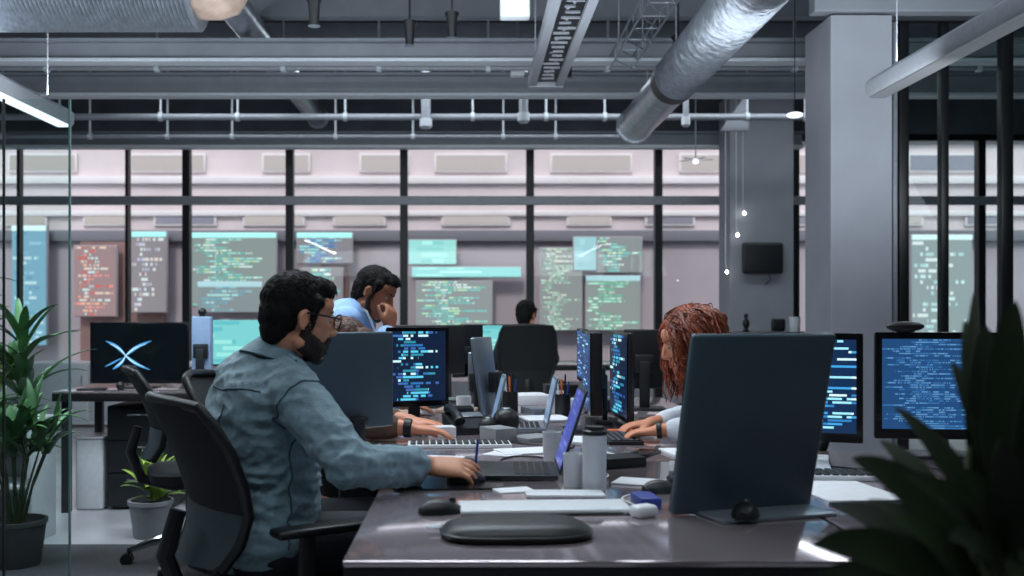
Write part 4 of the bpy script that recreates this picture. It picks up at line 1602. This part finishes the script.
tips = [(852, 458, 1.2, .075), (895, 407, 1.25, .05), (952, 362, 1.28, .06), (985, 325, 1.3, .075), (1015, 300, 1.2, .06), (812, 545, 1.15, .07),
        (835, 505, 1.3, .06), (870, 560, 1.2, .07), (905, 475, 1.15, .055), (975, 292, 1.38, .022), (1040, 360, 1.15, .07), (1045, 450, 1.2, .08),
        (930, 430, 1.35, .05), (800, 590, 1.2, .07), (1030, 520, 1.1, .08), (890, 520, 1.1, .06), (960, 470, 1.1, .06), (1010, 400, 1.3, .07), (965, 320, 1.4, .03), (925, 520, 1.3, .07), (985, 480, 1.3, .07), (868, 500, 1.25, .05), (1000, 440, 1.1, .06), (940, 500, 1.05, .05), (880, 440, 1.35, .045), (1020, 560, 1.05, .07), (950, 540, 1.0, .06)]
mb, st = MB(), MB()
b0 = V((FX, FY, .70))
for i, (px, py, y, w) in enumerate(tips):
    tip = at(px, py, y) - V((FX, FY, 0))
    root = V((rr.uniform(-.04, .04), rr.uniform(-.04, .04), .70))
    k = .42
    kn = root.lerp(tip, k) + V((0, 0, .06 + .05 * rr.random()))
    kn.x = kn.x * .6 + .02
    st.tube([root, root.lerp(kn, .5) + V((0, 0, .02)), kn], [.007, .006, .0045], 7)
    leaf(mb, kn, tip, w * .74, .2, n=14, fold=.15, face=V((rr.uniform(-.35, .35), -rr.uniform(.45, 1.), rr.uniform(.35, .9))).normalized())
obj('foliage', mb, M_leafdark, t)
obj('stem', st, M_stem, t)

# ------------------------------------------------------------------ things on the desks
def cup(label, px, py, r0, h, m, lid=None, name='cup', p=None):
    p = p or on_plane(px, py)
    t = thing(name, label, 'cup', p)
    obj('cup_body', MB().lathe([(r0 * .9, 0), (r0 * .93, .003), (r0, h - .002), (r0, h), (r0 - .003, h), (r0 * .88 - .002, .006)], n=28), m, t)
    if lid:
        obj('lid', MB().lathe([(r0 * 1.02, h - .006), (r0 * 1.02, h + .004), (r0 * .85, h + .008), (r0 * .8, h + .016), (.001, h + .016)], n=28), lid, t)
    return t


cup('tall white tumbler with a black lid on the near desk', 594.5, 489, .0325, .15, M_offwhite, M_black, 'tumbler')
cup('short grey-white cup close beside the tall tumbler', 573, 486, .027, .088, M_offwhite)
cup('pale cup behind the violet laptop lid', 552, 461, .03, .092, M_offwhite)
cup('white mug left of the silver edge-on monitor', 0, 0, .035, .085, M_white, p=V((-.02, 4.62, DZ)))
cup('pale paper cup beyond the cyan code monitor', 0, 0, .035, .1, M_offwhite, p=V((.42, 4.75, DZ)))


def slab(name, label, cat, p, w, d, h, rz, m, bev=.003, z=None, group=None):
    t = obj(name, MB().box((0, 0, h / 2), (w, d, h), bev=min(bev, h * .45)), m, None, p, rz)
    return tag(t, label, cat, group)


# white tablet slabs
p = on_plane(544, 510)
t = thing('tablet', 'long white tablet lying across the near desk', 'tablet', p, .06)
obj('tablet_body', MB().box((0, 0, .007), (.4, .13, .012), bev=.005, seg=3), M_white, t)
obj('base_pad', MB().box((.01, 0, .001), (.41, .15, .002)), M_black, t)
p = on_plane(569, 489.5)
t = thing('notepad', 'white notepad lying under the tall tumbler and cup', 'notepad', p + V((0, -.0, 0)), .0)
obj('cover', MB().box((-.02, -.085, .004), (.2, .08, .008), bev=.003), M_white, t)
# dark oval case
t = thing('carry_case', 'black oval carrying case at the front of the near desk', 'case', (.1, 2.085, DZ), .05)
rings = []
for z, k in ((0, .9), (.004, .97), (.013, 1.), (.022, .96), (.031, .82), (.036, .6)):
    rings.append(ringpts(V((0, 0, z)), V((1, 0, 0)), .155 * k, V((0, 1, 0)), .092 * k, 40, 3.))
obj('shell', MB().loft(rings), M_black, t)
obj('zip', MB().tube(ringpts(V((0, 0, .013)), V((1, 0, 0)), .1565, V((0, 1, 0)), .0935, 40, 3.) + [V((.1565, 0, .013))], .003, 6), M_dark, t)
obj('pull_tab', MB().box((-.168, .02, .014), (.035, .014, .005), rot=rotz(.2), bev=.002), M_silver, t)


def mouse(label, p, rz, m=M_black):
    t = thing('computer_mouse', label, 'mouse', p, rz)
    mb = MB()
    rings = []
    for i in range(11):
        u = i / 10
        x = -.052 + .104 * u
        k = math.sin(PI * (.06 + .88 * u)) ** .5
        w, h = .031 * k, .036 * k * (1.08 - .35 * u)
        rings.append([V((x, w * math.cos(a), max(0, h * math.sin(a)))) for a in (PI * j / 12 for j in range(13))])
    mb.loft(rings)
    obj('shell', mb, m, t)
    obj('wheel', MB().tube([(.028, -.004, .026), (.028, .004, .026)], .009, 12), M_dark, t)
    return t


mouse('black mouse alone on the near desk beside the white tablet', on_plane(441, 513), .4)
mouse('black mouse under the bearded man\'s hand', V((-.005, 2.735, DZ + .006)), .35)
mouse('black mouse beside the big slate monitor\'s left corner', on_plane(662, 492), .2)
mouse('black mouse in front of the big slate monitor', V((.62, 2.235, DZ + .011)), 1.2)


def keyboard(label, p, rz, body, keys, w=.36, d=.125):
    t = thing('keyboard', label, 'keyboard', p, rz)
    obj('keyboard_base', MB().box((0, 0, .007), (w, d, .014), bev=.004), body, t)
    k = MB()
    for i in range(5):
        for j in range(15):
            k.box((-w / 2 + .018 + j * (w - .036) / 14, -d / 2 + .02 + i * (d - .04) / 4, .016), (.018, .018, .006), bev=.002, seg=1)
    obj('keys', k, keys, t)
    return t


# mouse mat under the man's hand
rings = [ringpts(V((0, 0, z)), V((1, 0, 0)), .15, V((0, 1, 0)), .1, 36, 5.) for z in (0, .005)]
tag(obj('mouse_mat', MB().loft(rings), M_blackgloss, None, (-.055, 2.72, DZ), .06), 'glossy black mat under the bearded man\'s hand', 'mat')
keyboard('white keyboard under the hands of the brown-sleeved person', V((-.03, 3.5, DZ)), .05, M_white, M_black)
keyboard('black keyboard in the middle of the near desk beyond the mat', V((-.10, 3.03, DZ)), .08, M_black, M_dark, .25)
keyboard('black keyboard below the red-haired woman\'s hands', V((.56, 3.68, DZ)), PI / 2, M_black, M_dark, .3)
keyboard('pale keyboard below the cyan stepped monitor', V((1.12, 2.82, DZ)), -.1, M_offwhite, M_black)
keyboard('dark keyboard beneath the wide blue monitor', V((1.6, 2.78, DZ)), -.05, M_black, M_dark)


def ball(label, p, r, m=M_black):
    t = thing('desk_speaker', label, 'speaker', p)
    obj('shell', MB().ell((0, 0, r * 1.05), (r, r, r), n=24, m=16), m, t)
    obj('foot_ring', MB().lathe([(r * .5, 0), (r * .55, .004), (r * .5, .012)], n=20), M_dark, t)
    obj('grille', MB().lathe([(r * .35, r * 2.0), (r * .3, r * 2.04), (.001, r * 2.06)], n=20), M_silver, t)


ball('round black speaker beneath the silver edge-on monitor', V((.145, 3.82, DZ)), .052)
ball('smaller round black speaker left of the other round speaker', V((.075, 3.78, DZ)), .036)


def webcam(label, p, z):
    t = thing('webcam', label, 'webcam', p)
    obj('camera_ball', MB().ell((0, 0, .028), (.026, .026, .026), n=18, m=12), M_black, t)
    obj('clip', MB().box((0, 0, .003), (.03, .04, .008), bev=.003), M_black, t)


webcam('black ball webcam on top of the pale blue monitor panel', V((-1.66, 6.25, DZ + .45)), 0)
t = thing('webcam', 'long black webcam bar on top of the wide blue monitor', 'webcam', (1.41, 3.225, DZ + .405))
obj('camera_bar', MB().ell((0, 0, .018), (.062, .022, .017), n=24, m=12), M_black, t)
obj('clip', MB().box((0, 0, .004), (.05, .035, .007), bev=.002), M_black, t)

# window-side cabinet with small things on it, right of the woman
t = thing('low_cabinet', 'dark low cabinet behind the big slate monitor carrying a cup', 'cabinet', (3.15, 9.4, 0))
obj('cabinet_body', MB().box((0, 0, .51), (1.5, .4, 1.02), bev=.006), M_dark, t)
for x in (-.5, 0, .5):
    d = obj('cabinet_door', MB().box((x, -.205, .51), (.48, .014, .96), bev=.004), M_darkblue, t)
    obj('handle', MB().box((x + .2, -.218, .6), (.012, .014, .14), bev=.004), M_chrome, d)
obj('cabinet_top', MB().box((0, 0, 1.03), (1.54, .44, .025), bev=.005), M_dark, t)
cz = 1.0425
cup('white cup on the dark low cabinet', 0, 0, .05, .14, M_white, p=V((3.04, 9.3, cz)))
t = thing('figurine', 'small black figurine standing on the low cabinet', 'figurine', (2.6, 9.35, cz))
obj('figure', MB().lathe([(.03, 0), (.032, .01), (.018, .03), (.035, .07), (.03, .1), (.012, .125), (.02, .14), (.022, .16), (.001, .175)], n=20), M_black, t)
t = thing('desk_clock', 'black rounded clock beside the white cup on the low cabinet', 'clock', (2.9, 9.35, cz))
obj('clock_body', MB().box((0, 0, .065), (.13, .06, .12), bev=.02, seg=3), M_black, t)
obj('dial', MB().lathe([(.04, 0), (.04, .004), (.001, .005)], n=24), M_dark, t).matrix_local = Matrix.Translation((0, -.031, .065)) @ Matrix.Rotation(PI / 2, 4, 'X')
# pale sideboard by the windows at left
t = thing('sideboard', 'pale sideboard along the windows behind the wing-X monitor', 'sideboard', (-3.4, 10.9, 0))
obj('carcass', MB().box((0, 0, .36), (2.6, .45, .66), bev=.006), M_white, t)
for k in range(4):
    d = obj('sideboard_door', MB().box((-.975 + k * .65, -.232, .37), (.63, .016, .6), bev=.003), M_offwhite, t)
    obj('handle', MB().box((-.975 + k * .65 + .26, -.246, .5), (.012, .014, .12), bev=.004), M_chrome, d)
for x in (-1.2, 1.2):
    obj('foot', MB().box((x, 0, .015), (.06, .4, .03)), M_dark, t)
t = thing('pedestal_cabinet', 'dark pedestal cabinet under the wing-X monitor desk', 'cabinet', (-2.02, 6.4, 0))
obj('cabinet_body', MB().box((0, 0, .33), (.4, .5, .62), bev=.005), M_dark, t)
for k in range(3):
    d = obj('drawer', MB().box((0, -.256, .13 + k * .2), (.38, .014, .19), bev=.003), M_dark, t)
    obj('handle', MB().box((0, -.268, .19 + k * .2), (.14, .012, .012), bev=.003), M_chrome, d)
obj('plinth', MB().box((0, 0, .01), (.36, .44, .02)), M_black, t)
t = thing('waste_bin', 'pale narrow bin under the dark desk by the pedestal', 'bin', (-2.33, 6.25, 0))
obj('bin_body', MB().box((0, 0, .22), (.17, .22, .44), bev=.02, seg=3), M_offwhite, t)
obj('bin_rim', MB().box((0, 0, .445), (.18, .23, .014), bev=.006), M_white, t)
webcam('black ball webcam lying under the wing-X monitor', V((-2.12, 6.1, DZ)), 0)
slab('notebook', 'thin dark notebook on the dark desk edge', 'notebook', V((-2.3, 6.12, DZ)), .16, .11, .012, .1, M_dark)

# clutter, each piece its own thing
bk = [('white sheaf of paper between the two keyboards', .2, 3.36, .2, .14, .006, .3, M_paper), ('pale folded sheet beside the violet laptop', .12, 3.3, .12, .1, .003, -.5, M_paper),
      ('grey notebook beyond the round speakers', .24, 3.66, .15, .11, .018, .7, M_pot), ('white notebook by the small silver laptop', .42, 3.6, .13, .18, .014, -.2, M_paper),
      ('dark notebook below the tall cyan monitor', .45, 3.95, .1, .15, .016, .3, M_dark), ('white papers beyond the grey laptop', .34, 4.4, .2, .2, .01, .2, M_paper),
      ('pinkish folder beside the wide black monitor', -.05, 4.72, .18, .15, .02, -.2, M_tan), ('white paper stack near the far desk end', .3, 5.2, .22, .2, .05, .2, M_paper),
      ('grey paper stack at the far desk end', .12, 5.4, .15, .15, .07, -.3, M_offwhite), ('orange notebook at the woman\'s fingertips', .60, 3.9, .1, .08, .012, .1, M_orange),
      ('white notebook below the red-haired woman', .72, 3.28, .13, .2, .012, .15, M_paper), ('grey folder edge beside the big slate monitor', .68, 2.98, .16, .2, .01, -.2, M_pot),
      ('dark phone lying before the woman\'s arms', .58, 3.3, .075, .15, .009, -.5, M_blackgloss), ('dark pouch on the desk beyond the tumbler', .45, 3.05, .16, .1, .03, .4, M_black),
      ('white paper sheet beside the cyan stepped monitor foot', .98, 2.62, .21, .29, .002, .1, M_paper), ('dark tablet right of the big slate monitor', .98, 2.3, .19, .25, .009, .15, M_blackgloss),
      ('pale notebook behind the dark tablet', 1.0, 2.98, .15, .2, .016, -.3, M_offwhite), ('blue slim box at the big slate monitor\'s corner', .43, 2.42, .05, .1, .025, .1, M_bluepen)]
bk += [('pale sheet under the edge of the black near keyboard', -.12, 3.2, .2, .14, .002, -.2, M_paper), ('white box behind the white keyboard', -.1, 3.78, .1, .07, .04, .2, M_white),
       ('grey box before the two round speakers', .11, 3.66, .09, .12, .05, .5, M_pot), ('black box behind the grey laptop', -.03, 4.36, .1, .12, .06, .1, M_black),
       ('pale box behind the strip-lit monitor', .48, 4.67, .12, .1, .07, -.3, M_offwhite), ('pink sheet in front of the wide black monitor', -.32, 4.72, .14, .2, .004, .4, M_tan),
       ('white tray far along the desk', .02, 5.1 - .15, .11, .08, .03, .2, M_white), ('silver slim box by the far pencil pot', .31, 4.66, .08, .16, .03, .3, M_silver),
       ('crumpled pale cloth-grey sheet beyond the notepad', .12, 2.62, .1, .07, .003, .3, M_paper), ('white folded sheet between tumbler and slate monitor', .48, 2.75, .15, .11, .003, -.4, M_paper),
       ('dark notebook beside the white folded sheet and slate monitor', .62, 2.72, .11, .15, .014, .2, M_dark), ('black box at the foot of the far black chair', .5, 5.35, .18, .12, .09, .1, M_black)]
for lab, x, y, w, d, h, rz, m in bk:
    nm = 'notebook' if 'notebook' in lab else 'phone' if 'phone' in lab else 'pouch' if 'pouch' in lab else 'folder' if 'folder' in lab else 'tablet' if 'tablet' in lab else 'slim_box' if ' box ' in lab else 'tray' if 'tray' in lab else 'paper_stack'
    slab(nm, lab, nm.replace('_', ' '), V((x, y, DZ)), w, d, h, rz, m)


def phone(label, x, y, rz):
    t = thing('desk_phone', label, 'phone', (x, y, DZ), rz)
    mb = MB()
    mb.loft([[V((sx, -.09, 0)), V((sx, .09, 0)), V((sx, .09, .07)), V((sx, -.09, .025))] for sx in (-.08, .08)])
    obj('phone_body', mb, M_dark, t)
    obj('handset', MB().tube([(-.055, -.075, .05), (-.055, -.05, .07), (-.055, .05, .09), (-.055, .085, .085)], [.022, .016, .016, .022], 10), M_black, t)
    obj('cradle_screen', MB().box((.025, .045, .063), (.09, .05, .006), rot=Matrix.Rotation(.25, 3, 'X'), bev=.002), M_silver, t)


phone('dark desk phone beside the brown-sleeved person\'s hands', .0, 3.93, .3)
phone('dark desk phone near the black monitor past the woman', .6, 4.78, -.8)


def pencil_pot(label, x, y):
    t = thing('pencil_pot', label, 'pencil pot', (x, y, DZ))
    obj('pot_body', MB().lathe([(.034, 0), (.036, .003), (.036, .1), (.033, .1), (.031, .006)], n=24), M_black, t)
    for k, m in enumerate((M_bluepen, M_orange, M_white, M_black)):
        a = k * 1.7
        p_ = tag(obj('pen', MB().tube([(.012 * math.cos(a), .012 * math.sin(a), .012), (.026 * math.cos(a), .026 * math.sin(a), .15 + .012 * k), (.0265 * math.cos(a), .0265 * math.sin(a), .158 + .012 * k)], [.004, .004, .0015], 8), m, None, (x, y, DZ)),
             '%s pen standing in the pencil pot %s' % (('blue', 'orange', 'white', 'black')[k], label.split('pot ')[1]), 'pen', 'pens in ' + label)


pencil_pot('black pencil pot beyond the grey laptop', .2, 4.72)
pencil_pot('black pencil pot behind the strip-lit monitor', .43, 4.54)
tag(obj('pen', MB().tube([(0, 0, 0), (.008, 0, .09), (.0085, 0, .1)], [.004, .004, .0015], 8), M_bluepen, None, (.02, 2.9, DZ + .001), 0), 'blue pen upright at the fingertips of the bearded man', 'pen')


def cable(label, pts, r=.0028, m=M_black):
    P_ = []
    pts = [V((a, b, DZ + r + .0005)) for a, b in pts]
    for i in range(len(pts) - 1):
        p0, p1, p2, p3 = pts[max(i - 1, 0)], pts[i], pts[i + 1], pts[min(i + 2, len(pts) - 1)]
        for k in range(8):
            t = k / 8
            P_.append(.5 * ((2 * p1) + (p2 - p0) * t + (2 * p0 - 5 * p1 + 4 * p2 - p3) * t * t + (3 * p1 - p0 - 3 * p2 + p3) * t ** 3))
    P_.append(pts[-1])
    tag(obj('cable', MB().tube(P_, r, 6), m), label, 'cable')


cable('black cable curling from the man\'s mat toward the violet laptop', [(.07, 2.78), (.13, 2.86), (.18, 3.0), (.1, 3.12), (.16, 3.24), (.26, 3.2)])
cable('black cable looping beside the round speakers', [(.08, 3.7), (.2, 3.55), (.3, 3.5), (.26, 3.4), (.36, 3.45), (.4, 3.8)])
cable('white cable winding between cups and woman\'s keyboard', [(.34, 2.75), (.4, 2.85), (.38, 3.0), (.5, 3.2), (.44, 3.4), (.5, 3.6)], .0024, M_white)
cable('black cable trailing behind the big slate monitor', [(.62, 2.45), (.7, 2.6), (.55, 2.7), (.6, 2.85), (.75, 2.9)])
cable('thin white cord lying past the tablet end', [(.36, 2.3), (.4, 2.4), (.385, 2.5), (.44, 2.58)], .002, M_white)
cable('black cord among the papers under the wide blue monitor', [(1.0, 3.1), (1.2, 2.95), (1.35, 3.05), (1.45, 2.92), (1.75, 3.0)])
tag(obj('earphone_case', MB().box((0, 0, .014), (.06, .045, .028), bev=.012, seg=3), M_white, None, (.40, 2.28, DZ), .5), 'little white earphone case past the black oval case', 'case')

# ------------------------------------------------------------------ light
def area(name, loc, rot, sx, sy, e, col=(1, 1, 1)):
    l = bpy.data.lights.new(name, 'AREA')
    l.shape = 'RECTANGLE'
    l.size, l.size_y = sx, sy
    l.energy = e
    l.color = col
    o = bpy.data.objects.new(name, l)
    o.location = loc
    o.rotation_euler = rot
    COL.objects.link(o)
    return o


COOL = (.82, .92, 1.)
area('lamp_light_row', (-2.9, 5.1, 2.54), (0, 0, 0), .11, 4.1, 60, COOL)
area('lamp_light_column', (2.53, 4.2, 2.53), (0, 0, 0), .11, 3.9, 20, COOL)
area('fill_up_row', (-2.9, 5.1, 2.72), (PI, 0, 0), .1, 4.1, 60, COOL)  # upward light added over the lit lamp's housing to brighten the ceiling
area('fill_up_column', (2.53, 4.2, 2.70), (PI, 0, 0), .1, 3.9, 40, COOL)  # same added ceiling fill above the grey lamp
area('fill_top_near', (-.2, 1.0, 3.9), (0, 0, 0), 3.5, 1.0, 50, COOL)  # unseen overhead fill, added to lift surfaces facing the camera
area('fill_top_mid', (-.6, 4.4, 3.9), (0, 0, 0), 3.6, .8, 175, COOL)  # added top light with no fixture, for highlights on shoulders and desks
area('fill_top_far', (.6, 9.9, 3.7), (0, 0, 0), 8., .5, 75, COOL)  # fill added for the far end of the room, no fixture there
area('fill_up_beams', (.3, 5.6, 2.2), (math.radians(140), 0, 0), 7., .8, 75, COOL)  # added fill hanging free in the room, brightens the beams from below
area('fill_up_near', (.3, 2.0, 2.6), (math.radians(150), 0, 0), 5., .8, 22, COOL)  # weak upward fill added near the camera, not a real lamp

w = bpy.data.worlds.new('world')
scn.world = w
w.use_nodes = True
bg = w.node_tree.nodes['Background']
bg.inputs[0].default_value = (.80, .88, 1., 1)
bg.inputs[1].default_value = 1.6
s = bpy.data.lights.new('sun', 'SUN')
s.energy = 1.6
s.angle = .2
s.color = (1, .9, .86)
so = bpy.data.objects.new('sun', s)
so.rotation_euler = (math.radians(48), 0, math.radians(-12))
COL.objects.link(so)

GROUPS = {'chair': 'black office chairs', 'monitor': 'computer monitors in the office', 'keyboard': 'keyboards on the desks', 'mouse': 'black mice on the desks', 'display': 'lit displays on the facade',
          'spotlight': 'black ceiling spotlights', 'bulb': 'tiny round bulbs by the window column', 'laptop': 'open laptops on the long desk', 'desk': 'office desks', 'cable': 'cables lying on the desks',
          'pipe': 'grey ceiling pipes', 'notebook': 'notebooks on the desks', 'cup': 'cups and mugs'}
for o in scn.objects:
    if o.parent is None and o.get('category') in GROUPS and not o.get('group'):
        o['group'] = GROUPS[o['category']]

# ------------------------------------------------------------------ camera
cam = bpy.data.cameras.new('camera')
cam.sensor_width = 36
cam.lens = 1000 / 1024 * 36
cam.shift_x = (512 - 468) / 1024
cam.shift_y = (315 - 288) / 1024
cam.clip_start = .05
cam.dof.use_dof = True
cam.dof.focus_distance = 3.7
cam.dof.aperture_fstop = 3.2
co = bpy.data.objects.new('camera', cam)
co.location = (0, 0, CH)
co.rotation_euler = (PI / 2, 0, 0)
COL.objects.link(co)
scn.camera = co
scn.view_settings.view_transform = 'Standard'
scn.view_settings.look = 'None'
scn.view_settings.exposure = 0.
scn.view_settings.gamma = 1.
scn.view_settings.use_curve_mapping = False
scn.cycles.use_denoising = True
scn.cycles.max_bounces = 8
scn.cycles.transparent_max_bounces = 12
